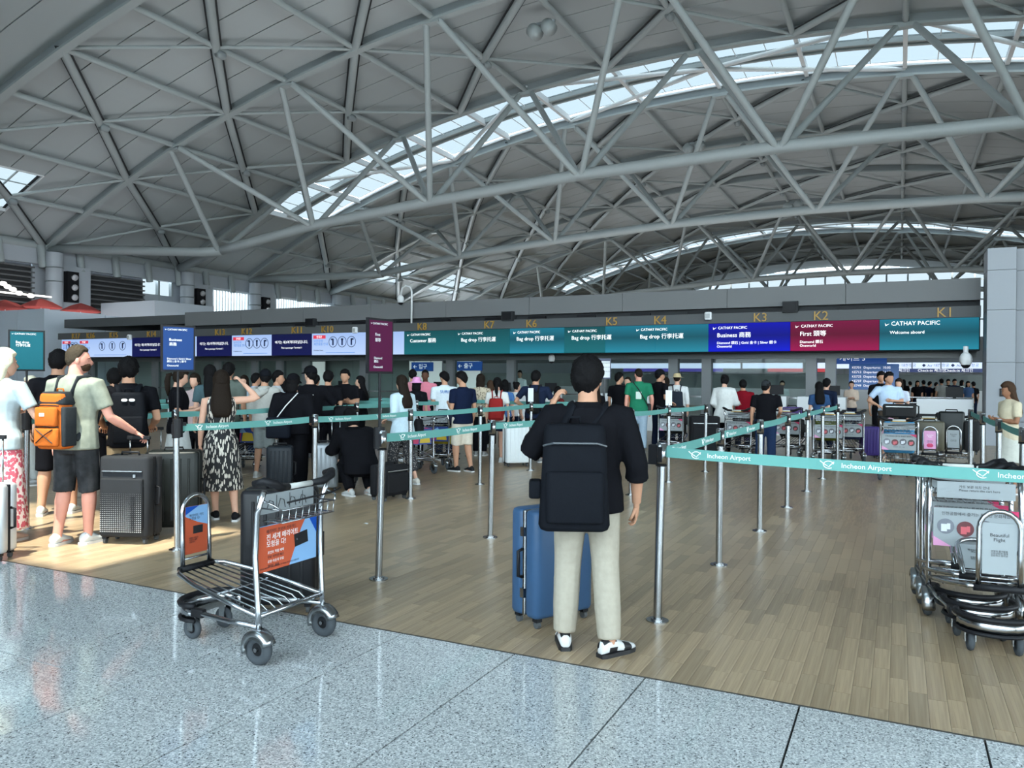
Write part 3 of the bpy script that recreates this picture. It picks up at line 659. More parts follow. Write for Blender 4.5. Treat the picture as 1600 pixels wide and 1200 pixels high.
for q in range(5): text('KE%d  Departures  1%d:%d5' % (701 + 12 * q, q, q), 0.11, (-0.66, -0.04, 2.02 - 0.15 * q), RX, M['txt_w'], e)
DK = [(1476, 44, 'long white check-in desk with a dark slot beside the pillar'), (1283, 38, 'white check-in desk under the second numeral'), (1196, 32, 'white check-in desk under the third numeral'), (1035, 30, 'white check-in desk under the fourth numeral'), (958, 26, 'white check-in desk under the fifth numeral'),
      (840, 26, 'white check-in desk under the sixth numeral'), (768, 24, 'white check-in desk under the seventh numeral'), (664, 22, 'white check-in desk under the eighth numeral'), (514, 18, 'white check-in desk under the tenth numeral'), (465, 16, 'white check-in desk under the eleventh numeral')]
for px, hw, lb in DK:
    a, b = ony(px - hw, 640, YC - 0.2).x, ony(px + hw, 640, YC - 0.2).x; e = empty('check_in_desk', ((a + b) / 2, YC + 0.15, 0), 0, lb, 'desk', 'white check-in desks'); wd = b - a
    block('body', (0, 0.05, 0.33), (wd, 0.6, 0.66), M['desk'], e); block('front_panel', (-wd * 0.12, -0.27, 0.92), (wd * 0.76, 0.08, 0.36), M['desk'], e); block('worktop', (0, 0.1, 1.12), (wd, 0.75, 0.05), M['desk'], e)
    block('side_panel', (wd * 0.38, 0.0, 0.85), (wd * 0.24, 0.62, 0.5), M['desk'], e); block('dark_slot', (-wd * 0.12, -0.2, 0.70), (wd * 0.74, 0.2, 0.07), M['dark'], e)
    block('monitor', (wd * 0.2, 0.2, 1.33), (0.42, 0.04, 0.28), M['black'], e); block('monitor_stand', (wd * 0.2, 0.22, 1.17), (0.08, 0.05, 0.1), M['black'], e)
    # baggage belt gap between desks
# far island seen through the gaps
fi = empty('far_island', label='far check-in island with a bright band of screens seen under the fascia', cat='counter')
def fb(n, x0, x1, z0, z1, m_, y=48.0, d=0.3): return block(n, ((x0 + x1) / 2, y, (z0 + z1) / 2), (x1 - x0, d, z1 - z0), m_, fi)
fb('fascia', -30, 9, 2.66, 4.0, M['fascia'], 48.2); fb('back_wall', -30, 9, 0, 2.0, mat('far_wall', (0.16, 0.19, 0.19), 0.5), 51.5); fb('desk_row', -30, 9, 0, 1.1, M['desk'], 49.5, 0.6)
def fpx(px): return ony(px, 580, 48).x
pale = mat('far_pale', (0.5, 0.5, 0.5), 0.4, emit=s2l(200, 218, 250), es=1.0); vio = mat('far_violet', (0.1, 0.1, 0.2), 0.4, emit=s2l(70, 60, 160), es=0.8); nav = mat('far_navy', (0.03, 0.04, 0.1), 0.4, emit=s2l(22, 36, 92), es=0.8); redm = mat('far_red', (0.3, 0.05, 0.05), 0.4, emit=s2l(195, 55, 65), es=0.7)
for a, b in ((955, 1050), (1058, 1100), (1110, 1158), (1160, 1255), (1260, 1300), (1302, 1345), (1385, 1425), (1425, 1470), (1470, 1535)): fb('screen_band', fpx(a) + 0.03, fpx(b) - 0.03, 2.3, 2.62, pale, 47.9, 0.1)
for a, b, mm in ((975, 1050, vio), (1058, 1100, vio), (1110, 1130, vio), (1200, 1255, redm), (1260, 1300, redm), (1385, 1535, nav)): fb('screen_strip', fpx(a), fpx(b), 2.1, 2.3, mm, 47.9, 0.1)
for px in (1395, 1450, 1492): text('Check-in 체크인', 0.2, (fpx(px) - 0.5, 47.83, 2.13), RX, M['txt_w'], fi)
for px in (1390, 1440, 1485): text('◆ Air 대한항공', 0.2, (fpx(px), 47.83, 2.4), RX, INK['navy_ink'], fi)
# pillar and wall at the right
pl = empty('wall_pillar', kind='structure')
for k, (z0, z1) in enumerate(((0, 0.6), (0.61, 2.1), (2.11, 3.42), (3.43, 4.42), (4.43, 4.98))):
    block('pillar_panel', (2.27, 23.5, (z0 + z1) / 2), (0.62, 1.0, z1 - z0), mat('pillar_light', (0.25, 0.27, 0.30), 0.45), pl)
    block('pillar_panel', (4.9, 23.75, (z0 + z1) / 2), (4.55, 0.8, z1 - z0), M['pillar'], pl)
block('pillar_core', (4.5, 23.9, 2.4), (5.0, 0.5, 4.8), M['dark'], pl); block('door_line', (3.22, 23.34, 1.2), (0.03, 0.02, 2.2), M['dark'], pl)
e = empty('call_panel', (2.33, 22.98, 1.25), 0, 'small black call panel on the grey pillar', 'panel'); block('plate', (0, 0, 0.1), (0.16, 0.04, 0.2), M['black'], e); block('face', (0, -0.025, 0.1), (0.1, 0.01, 0.12), M['rubber'], e)
# barrier rail in the open doorway by the first desk
e = empty('guard_rail', (0, 0, 0), 0, 'steel guard rail in the open doorway behind the first desk', 'rail')
a, b = ony(1415, 612, 27).x, ony(1520, 612, 27).x
for z in (0.95, 1.12): rod('rail', (a, 27, z), (b, 27, z), 0.03, M['steel'], e)
for q in range(4): rod('upright', (a + (b - a) * q / 3, 27, 0), (a + (b - a) * q / 3, 27, 1.12), 0.03, M['steel'], e)
# ---- dome cameras
def dome_cam(loc, lb, pole_h, s=1.0):
    e = empty('security_camera', loc, 0, lb, 'camera', 'dome security cameras')
    MB().ell((0, 0, 0), (0.13 * s, 0.13 * s, 0.17 * s), 14, 8).build('housing', M['white'], e, True); MB().ell((0, 0, -0.08 * s), (0.10 * s, 0.10 * s, 0.12 * s), 14, 8).build('dome', M['black'], e, True)
    return e
p = ony(643, 505, YC - 0.2); q = ony(626, 468, YC - 0.2); zt = ony(640, 448, YC - 0.2).z
e = dome_cam((q.x, YC - 0.2, q.z), 'white dome camera hanging from a hooked pole over the fascia', 0, 1.0)
dx = p.x - q.x
MB().tube([(dx, 0, p.z - q.z), (dx, 0, zt - q.z - 0.15), (dx * 0.85, 0, zt - q.z - 0.02), (dx * 0.5, 0, zt - q.z + 0.04), (dx * 0.15, 0, zt - q.z - 0.04), (0, 0, 0.15)], 0.035, 8).build('hooked_pole', M['white'], e, True)
p = ony(1509, 562, YC - 0.3); e = dome_cam(p, 'white dome camera under the fascia beside the pillar', 0, 1.2); rod('stem', (0, 0, 0.1), (0, 0, 0.35), 0.06, M['white'], e)
p = ony(862, 560, YC + 0.8); e = dome_cam(p, 'white dome camera under the soffit at the sixth numeral', 0, 0.9); rod('stem', (0, 0, 0.1), (0, 0, 0.3), 0.05, M['white'], e)
# ================================================================ QUEUE BARRIERS
PH = 1.19
def bar_logo(parent, pos, rot, s):
    """round airport emblem and name on the tape"""
    m_ = M['ink_w']
    e = MB().tube([(0.030 * math.cos(t * math.pi / 10), 0.022 * math.sin(t * math.pi / 10), 0) for t in range(1, 18)], 0.0028, 4)
    e.tube([(-0.05, 0.022, 0), (-0.03, 0.006, 0), (-0.012, -0.004, 0), (0.0, -0.012, 0), (0.03, 0.02, 0)], 0.0028, 4)
    o = e.build('emblem', m_, parent); o.location = pos; o.rotation_euler = rot
    return o
STAN = {}
def stanchion(key, x, y, label, lean=(0, 0), h=PH, box=False):
    e = empty('stanchion', (x, y, 0), 0, label, 'barrier post', 'queue barrier posts'); STAN[key] = (e, Vector((x, y, 0)), h)
    e.rotation_euler = (lean[1], lean[0], 0)
    MB().cyl((0, 0, 0), (0, 0, 0.008), 0.075, 20).cyl((0, 0, 0.008), (0, 0, 0.02), 0.045, 20).build('base_plate', M['steel'], e)
    rod('post', (0, 0, 0.01), (0, 0, h - 0.13), 0.028, M['steel'], e, 18)
    MB().cyl((0, 0, h - 0.14), (0, 0, h), 0.036, 18).cyl((0, 0, h), (0, 0, h + 0.006), 0.03, 18).build('belt_head', M['chrome'], e, True)
    rod('groove', (0, 0, h - 0.150), (0, 0, h - 0.138), 0.037, M['black'], e, 18)
    block('slot', (0, -0.034, h - 0.07), (0.03, 0.012, 0.10), M['black'], e)
    if box: block('holder', (-0.052, 0, h - 0.075), (0.06, 0.06, 0.13), M['black'], e)
    return e
def belt(ka, kb, writing=0, z=None, w_=0.068):
    ea, pa, ha = STAN[ka]; eb, pb, hb = (STAN[kb] if kb in STAN else (None, Vector(kb), PH))
    d = pb - pa; L = d.length - 0.07; ang = math.atan2(d.y, d.x); zc = PH - 0.055
    b = empty('belt', (0, 0, 0)); b.parent = ea; b.rotation_euler = (0, 0, ang)
    sag = 0.012; rings = []
    for k in range(9):
        t = k / 8; zz = zc - sag * 4 * t * (1 - t); xx = 0.035 + L * t
        rings.append([(xx, -0.0015, zz - w_ / 2), (xx, 0.0015, zz - w_ / 2), (xx, 0.0015, zz + w_ / 2), (xx, -0.0015, zz + w_ / 2)])
    MB().loft(rings).build('tape', M['tape'], b); block('end_clip', (L + 0.02, 0, zc), (0.03, 0.02, w_ + 0.012), M['black'], b)
    # which face looks at the camera
    nrm = Vector((math.sin(ang), -math.cos(ang), 0)); side = 1 if nrm.dot(-pa - d / 2) > 0 else -1
    rot = (R_(90), 0, 0) if side == 1 else (R_(90), 0, R_(180))
    nlog = writing
    for k in range(nlog):
        t = (k + 0.5) / nlog; x = 0.05 + L * t; zz = zc - sag * 4 * t * (1 - t); yy = -0.003 * side
        bar_logo(b, (x - side * 0.22, yy, zz), rot, 1); text('Incheon Airport', 0.042, (x - side * 0.15, yy, zz - 0.013), rot, M['ink_w'], b, ext=0.0005)
    return b
C1 = [(-1.44, 5.12), (-1.40, 6.91), (-1.33, 8.67), (-1.27, 10.44), (-1.20, 12.09), (-1.12, 13.75), (-1.0, 15.4)]
C2 = [(-3.73, 5.13), (-3.71, 7.0), (-3.55, 8.75), (-3.35, 10.5), (-3.25, 12.1), (-3.05, 13.8)]
C3 = [(-6.02, 5.13), (-5.95, 6.95), (-5.85, 8.75), (-5.71, 10.42), (-5.81, 12.45), (-5.7, 14.2)]
C4 = [(-8.23, 5.09), (-8.2, 6.95), (-8.15, 8.7), (-8.1, 10.5), (-8.1, 12.3), (-8.0, 14.1)]
C5 = [(-10.4, 7.0), (-10.4, 8.8), (-10.4, 10.6), (-10.4, 12.4), (-10.3, 14.2)]
C6 = [(-12.7, 8.8), (-12.7, 10.6), (-12.7, 12.4), (-12.6, 14.2)]
CR_ = [(1.05, 5.11), (1.05, 6.9), (1.03, 8.67), (1.02, 10.4), (1.0, 12.1), (0.98, 13.8)]
LN = {'a': ('row right of the man with the blue suitcase', C1), 'b': ('row left of the man with the blue suitcase', C2), 'c': ('row behind the luggage trolley', C3), 'd': ('row beside the orange backpack man', C4),
      'e': ('far left row behind the crowd', C5), 'f': ('farthest left row behind the crowd', C6), 'r': ('row at the right edge by the stacked trolleys', CR_)}
ORD = ['first', 'second', 'third', 'fourth', 'fifth', 'sixth', 'seventh']
random.seed(3)
for k, (ds, pts) in LN.items():
    for i, (x, y) in enumerate(pts):
        if k == 'r' and i in (0, 1) and False: continue
        lean = {('a', 0): (R_(0.9), 0), ('b', 0): (R_(1.5), 0), ('b', 1): (R_(0.8), 0), ('c', 0): (R_(-1.2), 0)}.get((k, i), (R_(random.uniform(-0.4, 0.6)), 0))
        stanchion(k + str(i), x, y, '%s steel post in the %s' % (ORD[i], ds), lean, box=(k == 'a' and i == 0))
    for i in range(len(pts) - 1):
        if k == 'r': continue
        belt(k + str(i), k + str(i + 1), 2 if i < 2 and k in 'abc' else 0)
for i in range(2, 5): belt('r%d' % i, 'r%d' % (i + 1), 0)
belt('a0', 'r0', 3)
belt('e1', 'f0', 0); belt('d4', 'e3', 0); belt('c5', 'd5', 0); belt('e4', 'd5', 0)
# ---- standing signs clamped to posts
def post_sign(key, label, col, rot_off, w_, h_, zb, lines, offs=(0, 0)):
    e0, p, ph = STAN[key]
    e = empty('queue_sign', (p.x + offs[0], p.y + offs[1], ph), 0, label, 'sign', 'airline signs on posts')
    ang = math.atan2(-p.x, p.y) + rot_off                     # turn the face towards the lane
    e.rotation_euler = (0, 0, ang)
    z0 = zb - ph
    MB().cyl((0, 0, -0.14), (0, 0, 0.03), 0.045, 14).build('clamp', M['black'], e); block('clamp_knob', (0.055, 0, -0.02), (0.04, 0.03, 0.03), M['black'], e)
    rod('pole', (0, 0, 0), (0, 0, z0 + 0.02), 0.011, M['black'], e, 10)
    MB().box((0, 0.002, z0 + h_ / 2), (w_, 0.022, h_)).build('frame', M['black'], e)
    MB().box((0, -0.012, z0 + h_ / 2), (w_ - 0.035, 0.004, h_ - 0.035)).build('sheet', col, e)
    y = -0.0155
    bird(e, -w_ * 0.40, y, z0 + h_ * 0.90, 0.014, M['ink_w']); text('CATHAY PACIFIC', w_ * 0.075, (-w_ * 0.33, y, z0 + h_ * 0.885), RX, M['ink_w'], e, ext=0.0004)
    for (t, fx, fz, sz) in lines: text(t, sz * w_, (-w_ * fx, y, z0 + h_ * fz), RX, M['ink_w'], e, ext=0.0004)
    return e
tealp = mat('sheet_teal', s2l(24, 84, 96), 0.6, spec=0.1); bluep = mat('sheet_blue', s2l(34, 60, 110), 0.6, spec=0.1); marp = mat('sheet_maroon', s2l(80, 24, 58), 0.6, spec=0.1)
post_sign('d0', 'teal airline queue sign on a black pole at the left edge', tealp, 0.0, 0.33, 0.43, 1.66, [('Bag drop', 0.30, 0.68, 0.10), ('行李托運', 0.30, 0.60, 0.10)])
post_sign('c0', 'blue business class queue sign on a black pole behind the trolley', bluep, R_(20), 0.31, 0.43, 1.66, [('Business', 0.28, 0.66, 0.11), ('商務', 0.28, 0.56, 0.11), ('Diamond | Gold | Silver', 0.34, 0.26, 0.075), ('鑽石 | 金卡 | 銀卡', 0.34, 0.20, 0.075), ('Oneworld', 0.34, 0.11, 0.08)])
post_sign('b0', 'maroon first class queue sign on a black pole in the middle', marp, R_(48), 0.30, 0.44, 1.65, [('First', 0.24, 0.68, 0.11), ('頭等', 0.24, 0.58, 0.11), ('Diamond', 0.28, 0.26, 0.085), ('鑽石', 0.28, 0.20, 0.085), ('Oneworld', 0.30, 0.10, 0.085)])
# white notice on a pole among the far queue
p = onz(943, 690); e = empty('notice_stand', (p.x, p.y, 0), math.atan2(-p.x, p.y), 'white notice with blue header on a dark stand in the middle of the queue', 'sign')
s_ = (Vector((p.x, p.y, 0)) - CAM0).dot(CF) / FPX
zt = EYE + (hor(943) - 560) * s_; zb = EYE + (hor(943) - 592) * s_; wd = 21 * s_
block('frame', (0, 0.01, (zt + zb) / 2), (wd, 0.04, zt - zb), mat('frame_navy', (0.02, 0.03, 0.08), 0.4), e); block('sheet', (0, -0.015, (zt + zb) / 2 - 0.02), (wd * 0.86, 0.01, (zt - zb) * 0.8), M['paper'], e); rod('pole', (0, 0, 0), (0, 0, zb), 0.03, M['fascia'], e); MB().cyl((0, 0, 0), (0, 0, 0.02), 0.2, 18).build('base_plate', M['fascia'], e)
for q in range(3): text('INFORMATION 안내', wd * 0.09, (-wd * 0.38, -0.022, zt - 0.13 - 0.11 * q), RX, M['txt_k'], e)
# slim white tag on the fourth post of the middle row
for key, lb in (('c4', 'slim white card holder on top of a post left of the man'), ('b4', 'small white card holder on top of a post in front of the pale hat')):
    e0, p, ph = STAN[key]; e = empty('card_holder', (p.x, p.y, ph), 0, lb, 'sign', 'white card holders on posts'); block('card', (0, 0, 0.14), (0.10, 0.012, 0.24), M['paper'], e); rod('stem', (0, 0, 0), (0, 0, 0.05), 0.01, M['steel'], e, 8)
# ================================================================ LUGGAGE, TROLLEYS
def suitcase(loc, rz, label, col, w_=0.46, d=0.28, h=0.68, style='ribbed', handle=0.0, group='suitcases in the queue', belts=False, metal=0.0, trim=None, hs=1):
    """upright case: width along x, depth along y, pull handle at the rear (+y)"""
    e = empty('suitcase', (loc[0], loc[1], 0), rz, label, 'suitcase', group)
    sh = mat('shell_%s_%s' % (style, '_'.join('%02d' % int(c * 99) for c in col)), col, 0.42 if style != 'soft' else 0.85, metal=metal, spec=0.25, noise=0.05, bump=0.1 if style == 'soft' else 0.0)
    z0 = 0.065; zc = z0 + h / 2
    MB().rbox((0, -d / 4 - 0.003, zc), (w_, d / 2 - 0.006, h), 0.05, 4).build('front_shell', sh, e, True)
    MB().rbox((0, d / 4 + 0.003, zc), (w_, d / 2 - 0.006, h), 0.05, 4).build('rear_shell', sh, e, True)
    MB().rbox((0, 0, zc), (w_ - 0.012, 0.03, h - 0.012), 0.012, 3).build('zip_seam', trim or M['black'], e)
    if style == 'ribbed':
        for k in range(5):
            x = -w_ * 0.32 + w_ * 0.16 * k
            MB().rbox((x, -d / 2 - 0.001, zc), (0.022, 0.012, h * 0.82), 0.005, 2).build('rib', sh, e)
    if style == 'soft':
        MB().rbox((0, -d / 2 - 0.012, zc - h * 0.08), (w_ * 0.84, 0.04, h * 0.62), 0.02, 3).build('front_pocket', sh, e); MB().box((0, -d / 2 - 0.008, zc + h * 0.32), (w_ * 0.8, 0.02, 0.012)).build('pocket_zip', M['steel'], e)
    MB().tube([(-0.09, -d * 0.05, z0 + h), (-0.085, -d * 0.05, z0 + h + 0.03), (0.085, -d * 0.05, z0 + h + 0.03), (0.09, -d * 0.05, z0 + h)], 0.011, 8).build('top_handle', M['black'], e, True)
    MB().tube([(hs * w_ / 2, 0, zc - 0.09), (hs * (w_ / 2 + 0.035), 0, zc - 0.08), (hs * (w_ / 2 + 0.035), 0, zc + 0.08), (hs * w_ / 2, 0, zc + 0.09)], 0.012, 8).build('side_handle', M['black'], e, True)
    for sx_ in (-1, 1):
        for sy_ in (-1, 1):
            wb = MB().box((sx_ * (w_ / 2 - 0.05), sy_ * (d / 2 - 0.05), 0.06), (0.045, 0.045, 0.03)).build('caster', M['black'], e)
            MB().cyl((sx_ * (w_ / 2 - 0.05) - 0.012, sy_ * (d / 2 - 0.05), 0.026), (sx_ * (w_ / 2 - 0.05) + 0.012, sy_ * (d / 2 - 0.05), 0.026), 0.026, 12).build('wheel', M['rubber'], wb)
    if handle:
        ph = MB()
        for sx_ in (-1, 1): ph.tube([(sx_ * 0.09, d / 2 - 0.02, z0 + h - 0.02), (sx_ * 0.09, d / 2 - 0.02, z0 + h + handle)], 0.008, 8)
        ph.build('pull_rods', M['steel'], e, True); MB().rbox((0, d / 2 - 0.02, z0 + h + handle), (0.24, 0.03, 0.035), 0.012).build('pull_grip', M['black'], e)
    if belts:
        for x in (-0.12, 0.12): MB().box((x, 0, zc), (0.035, d + 0.012, h + 0.012)).build('strap', M['black'], e)
    return e
# ---- luggage trolley: y forward (casters and arch), x across, handle over the rear wheels
PCOL = dict(orange=mat('placard_orange', s2l(190, 88, 60), 0.6, spec=0.1), blue=mat('placard_blue', s2l(30, 80, 170), 0.6, spec=0.1), sky=mat('placard_sky', s2l(132, 172, 214), 0.6, spec=0.1), card=mat('placard_card', (0.012, 0.013, 0.016), 0.35), pink=mat('placard_pink', s2l(215, 150, 190), 0.4), grey=mat('placard_grey', s2l(150, 156, 159), 0.6, spec=0.1), navy=mat('placard_navy', s2l(35, 60, 130), 0.45), green=mat('placard_green', s2l(70, 150, 110), 0.5), yellow=mat('placard_yellow', s2l(200, 170, 40), 0.5), magenta=mat('placard_magenta', s2l(190, 40, 90), 0.5))
RIN = dict(txt=M['ink_w'], dark=M['txt_k'])
def poster_main(e, style, w_, z0, z1, y, rev):
    if not rev: o2 = poster_main(e, style, w_, z0, z1, y + 0.009, True); o2.rotation_euler = (0, 0, math.pi)
    """board between the uprights; printed on both faces"""
    h = z1 - z0
    b = MB().box((0, 0, 0), (w_, 0.008, h)).build('placard', PCOL['sky'] if style == 'card' else PCOL['grey'] if style == 'grey' else PCOL['navy'], e); b.location = (0, y, (z0 + z1) / 2)
    for sgn in ((-1,) if style != 'multi' else (-1,)):
        yy = -0.0055; RXX = (R_(90), 0, 0)
        def quad(n, pts, m_, k=0):
            MB().add([(x * w_, yy - 0.0006 * k, z * h) for x, z in pts], [tuple(range(len(pts)))]).build(n, m_, b)
        if style == 'card':
            quad('print', [(-0.5, -0.5), (0.02, -0.5), (0.22, 0.28), (0.30, 0.5), (-0.5, 0.5)], PCOL['orange'], 1); quad('print', [(0.36, 0.5), (0.5, 0.5), (0.5, 0.1)], PCOL['blue'], 1)
            c = MB().box((0, 0, 0), (0.115, 0.002, 0.075)).build('bank_card_print', PCOL['card'], b); c.location = (w_ * 0.22, yy - 0.002, h * 0.05); c.rotation_euler = (0, R_(-7), 0)
            MB().box((-0.04, -0.002, 0.005), (0.014, 0.001, 0.012)).build('card_chip', M['steel'], c)
            text('메리어트 본보이 신용카드', 0.026, (-w_ * 0.36, yy - 0.002, h * 0.34), RXX, RIN['dark'], b, ext=0.0003, width=0.9)
            text('전 세계 메리어트\n모험을 다!', 0.040, (-w_ * 0.36, yy - 0.002, h * 0.19), RXX, RIN['txt'], b, ext=0.0003, bold=0.0006, width=0.95)
            for q, t in enumerate(('포인트 적립 혜택', '무료 숙박권 제공', '공항 라운지 무료', '엘리트 회원')): text(t, 0.019, (-w_ * 0.34, yy - 0.002, -h * 0.12 - 0.026 * q), RXX, RIN['dark'] if q % 2 else RIN['txt'], b, ext=0.0003)
            text('계약을 체결하기 전에 상품설명서 및 약관을 확인하시기 바랍니다', 0.012, (-w_ * 0.46, yy - 0.002, -h * 0.44), RXX, RIN['dark'], b, ext=0.0002)
        elif style == 'grey':
            text('인천공항에서 즐기는 특별한 문화체험', 0.026, (0, yy - 0.001, h * 0.32), RXX, RIN['dark'], b, 'CENTER', ext=0.0003)
            for q in range(4):
                d_ = MB().cyl((0, -0.001, 0), (0, 0.001, 0), 0.052, 20).build('photo_print', [mat('photo_a', (0.16, 0.17, 0.2), 0.5), mat('photo_b', (0.12, 0.03, 0.035), 0.5), mat('photo_c', (0.1, 0.1, 0.12), 0.5), mat('photo_d', (0.05, 0.03, 0.03), 0.5)][q], b); d_.location = ((q - 1.5) * w_ * 0.235, yy - 0.001, h * 0.02 - 0.012 * (q % 2))
                MB().box((-0.01, -0.002, -0.01), (0.035, 0.001, 0.05)).box((0.018, -0.002, 0.0), (0.02, 0.001, 0.04)).build('photo_figure', [mat('fig_a', (0.6, 0.62, 0.66), 0.5), mat('fig_b', (0.55, 0.1, 0.12), 0.5)][q % 2], d_)
            quad('print', [(-0.5, -0.5), (-0.28, -0.5), (-0.5, -0.25)], PCOL['pink'], 1); quad('print', [(0.5, 0.5), (0.5, 0.3), (0.3, 0.5)], PCOL['magenta'], 1)
            text('전통문화   공연   체험', 0.018, (0, yy - 0.001, -h * 0.33), RXX, RIN['dark'], b, 'CENTER', ext=0.0003)
        else:
            quad('print', [(-0.45, -0.4), (0.0, -0.45), (0.05, 0.3), (-0.4, 0.4)], PCOL['magenta'], 1); quad('print', [(0.05, -0.4), (0.45, -0.4), (0.4, 0.1), (0.1, 0.2)], PCOL['yellow'], 1); quad('print', [(-0.2, 0.1), (0.2, 0.15), (0.1, 0.45)], PCOL['sky'], 2)
    return b
def trolley(loc, rz, label, style='card', group='luggage trolleys', fold=False):
    e = empty('luggage_trolley', (loc[0], loc[1], 0), rz, label, 'trolley', group)
    s = M['chrome']; HW = 0.27
    fork = MB()
    for sx_ in (-1, 1):
        up = [(sx_ * HW, 0.0, 0.16), (sx_ * HW, 0.01, 0.30), (sx_ * (HW + 0.004), 0.03, 0.60), (sx_ * HW, 0.02, 0.85), (sx_ * HW, -0.03, 0.98)]
        MB().tube(up, 0.017, 10).build('upright', s, e, True)
        # rear wheel with steel mudguard
        x = sx_ * (HW + 0.005)
        wh = MB(); wh.tube([(x, -0.0 + 0.062 * math.cos(t * math.pi / 10), 0.092 + 0.062 * math.sin(t * math.pi / 10)) for t in range(20)], (0.030), 8, True); wo = wh.build('rear_wheel', M['rubber_lt'], e, True)
        MB().cyl((x - 0.012, 0, 0.092), (x + 0.012, 0, 0.092), 0.045, 16).build('hub', M['black'], wo); MB().cyl((x - 0.03, 0, 0.092), (x + 0.03, 0, 0.092), 0.012, 10).build('axle', M['steel'], wo)
        gd = MB(); ang = [R_(a) for a in range(20, 201, 15)]
        gd.loft([[(x + u, 0.0 - rr * math.cos(a) * 1.0, 0.095 + rr * math.sin(a)) for (u, rr) in ((-0.042, 0.088), (-0.03, 0.108), (0.03, 0.108), (0.042, 0.088), (0.040, 0.060), (0.036, 0.086), (0.026, 0.103), (-0.026, 0.103), (-0.036, 0.086), (-0.040, 0.060))] for a in ang]).build('mudguard', M['steel'], e, True)
        # deck side rail, rising to the front, and lower chassis rail
        MB().tube([(sx_ * HW, 0.0, 0.27), (sx_ * (HW - 0.01), 0.25, 0.315), (sx_ * 0.235, 0.55, 0.37), (sx_ * 0.185, 0.74, 0.405), (sx_ * 0.12, 0.80, 0.415)], 0.014, 9).build('deck_rail', s, e, True)
        MB().tube([(sx_ * HW, 0.0, 0.215), (sx_ * 0.25, 0.25, 0.205), (sx_ * 0.21, 0.52, 0.20), (sx_ * 0.19, 0.66, 0.20)], 0.015, 9).build('chassis_rail', s, e, True)
        MB().rbox((sx_ * 0.205, 0.55, 0.2), (0.045, 0.10, 0.05), 0.015).build('rail_sleeve', M['black'], e)
        # front caster
        cx_ = sx_ * 0.125
        cw = MB().tube([(cx_, 0.69 + 0.048 * math.cos(t * math.pi / 9), 0.066 + 0.048 * math.sin(t * math.pi / 9)) for t in range(18)], 0.020, 8, True).build('caster_wheel', M['rubber_lt'], e, True)
        MB().cyl((cx_ - 0.01, 0.69, 0.066), (cx_ + 0.01, 0.69, 0.066), 0.034, 14).build('hub', M['black'], cw)
        MB().box((cx_ - 0.028, 0.68, 0.11), (0.006, 0.045, 0.11)).box((cx_ + 0.028, 0.68, 0.11), (0.006, 0.045, 0.11)).box((cx_, 0.675, 0.165), (0.065, 0.06, 0.012)).build('caster_fork', M['steel'], e)
        # black grips at the ends of the handle
        MB().tube([(sx_ * 0.10, -0.05, 0.985), (sx_ * 0.18, -0.07, 0.99), (sx_ * 0.24, -0.08, 1.02), (sx_ * 0.285, -0.045, 1.035), (sx_ * 0.30, 0.02, 1.02)], [0.020, 0.024, (0.026, 0.03), (0.024, 0.028), 0.018], 10).build('grip', M['black'], e, True)
    MB().tube([(-0.13, -0.05, 0.985), (0.13, -0.05, 0.985)], 0.0165, 10).build('handle_bar', mat('handle_grey', (0.55, 0.56, 0.54), 0.5), e, True)
    MB().tube([(-HW, 0.01, 0.27), (HW, 0.01, 0.27)], 0.015, 9).build('deck_crossbar', s, e, True)
    for k in range(7):
        x = -0.18 + 0.06 * k
        MB().tube([(x * 0.85, 0.78, 0.40), (x, 0.42, 0.335), (x * 1.05, 0.12, 0.285), (x * 1.05, 0.06, 0.245)], 0.0055, 6).build('deck_wire', s, e, True)
    MB().tube([(-0.21, 0.40, 0.33), (0.21, 0.40, 0.33)], 0.007, 6).build('deck_crosswire', s, e, True)
    MB().tube([(-0.13, 0.80, 0.41), (0.13, 0.80, 0.41)], 0.022, 10).build('front_bar', M['black'], e, True)
    # front bumper: steel band with black rubber above and below
    arc = [R_(a) for a in range(-20, 201, 20)]
    for zz, rr, m_, nm in ((0.225, 0.018, M['black'], 'rubber_bumper'), (0.135, 0.012, M['black'], 'rubber_bumper')):
        MB().tube([(0.20 * math.cos(a), 0.66 + 0.17 * math.sin(a), zz) for a in arc], rr, 8).build(nm, m_, e, True)
    MB().loft([[(0.195 * math.cos(a) * k, 0.66 + 0.165 * math.sin(a) * k, z) for k, z in ((1, 0.14), (1, 0.215), (0.97, 0.215), (0.97, 0.14))] for a in arc]).build('bumper_band', M['chrome'], e, True)
    MB().box((0, 0.66, 0.175), (0.34, 0.03, 0.03)).build('caster_beam', M['steel'], e)
    # arch with small placard
    AW = 0.105
    MB().tube([(-AW, 0.80, 0.41), (-AW, 0.805, 0.60), (-AW, 0.81, 0.76)] + [(-AW * math.cos(R_(a)), 0.81, 0.76 + AW * math.sin(R_(a))) for a in range(20, 180, 20)] + [(AW, 0.81, 0.76), (AW, 0.805, 0.60), (AW, 0.80, 0.41)], 0.0145, 9).build('arch', s, e, True)
    MB().tube([(-AW, 0.80, 0.47), (AW, 0.80, 0.47)], 0.008, 6).build('arch_crossbar', s, e, True)
    ap = MB().box((0, 0, 0), (0.175, 0.006, 0.30)).build('arch_placard', PCOL['orange'] if style == 'card' else PCOL['pink'] if style == 'pinkarch' else PCOL['grey'], e); ap.location = (0, 0.803, 0.645)
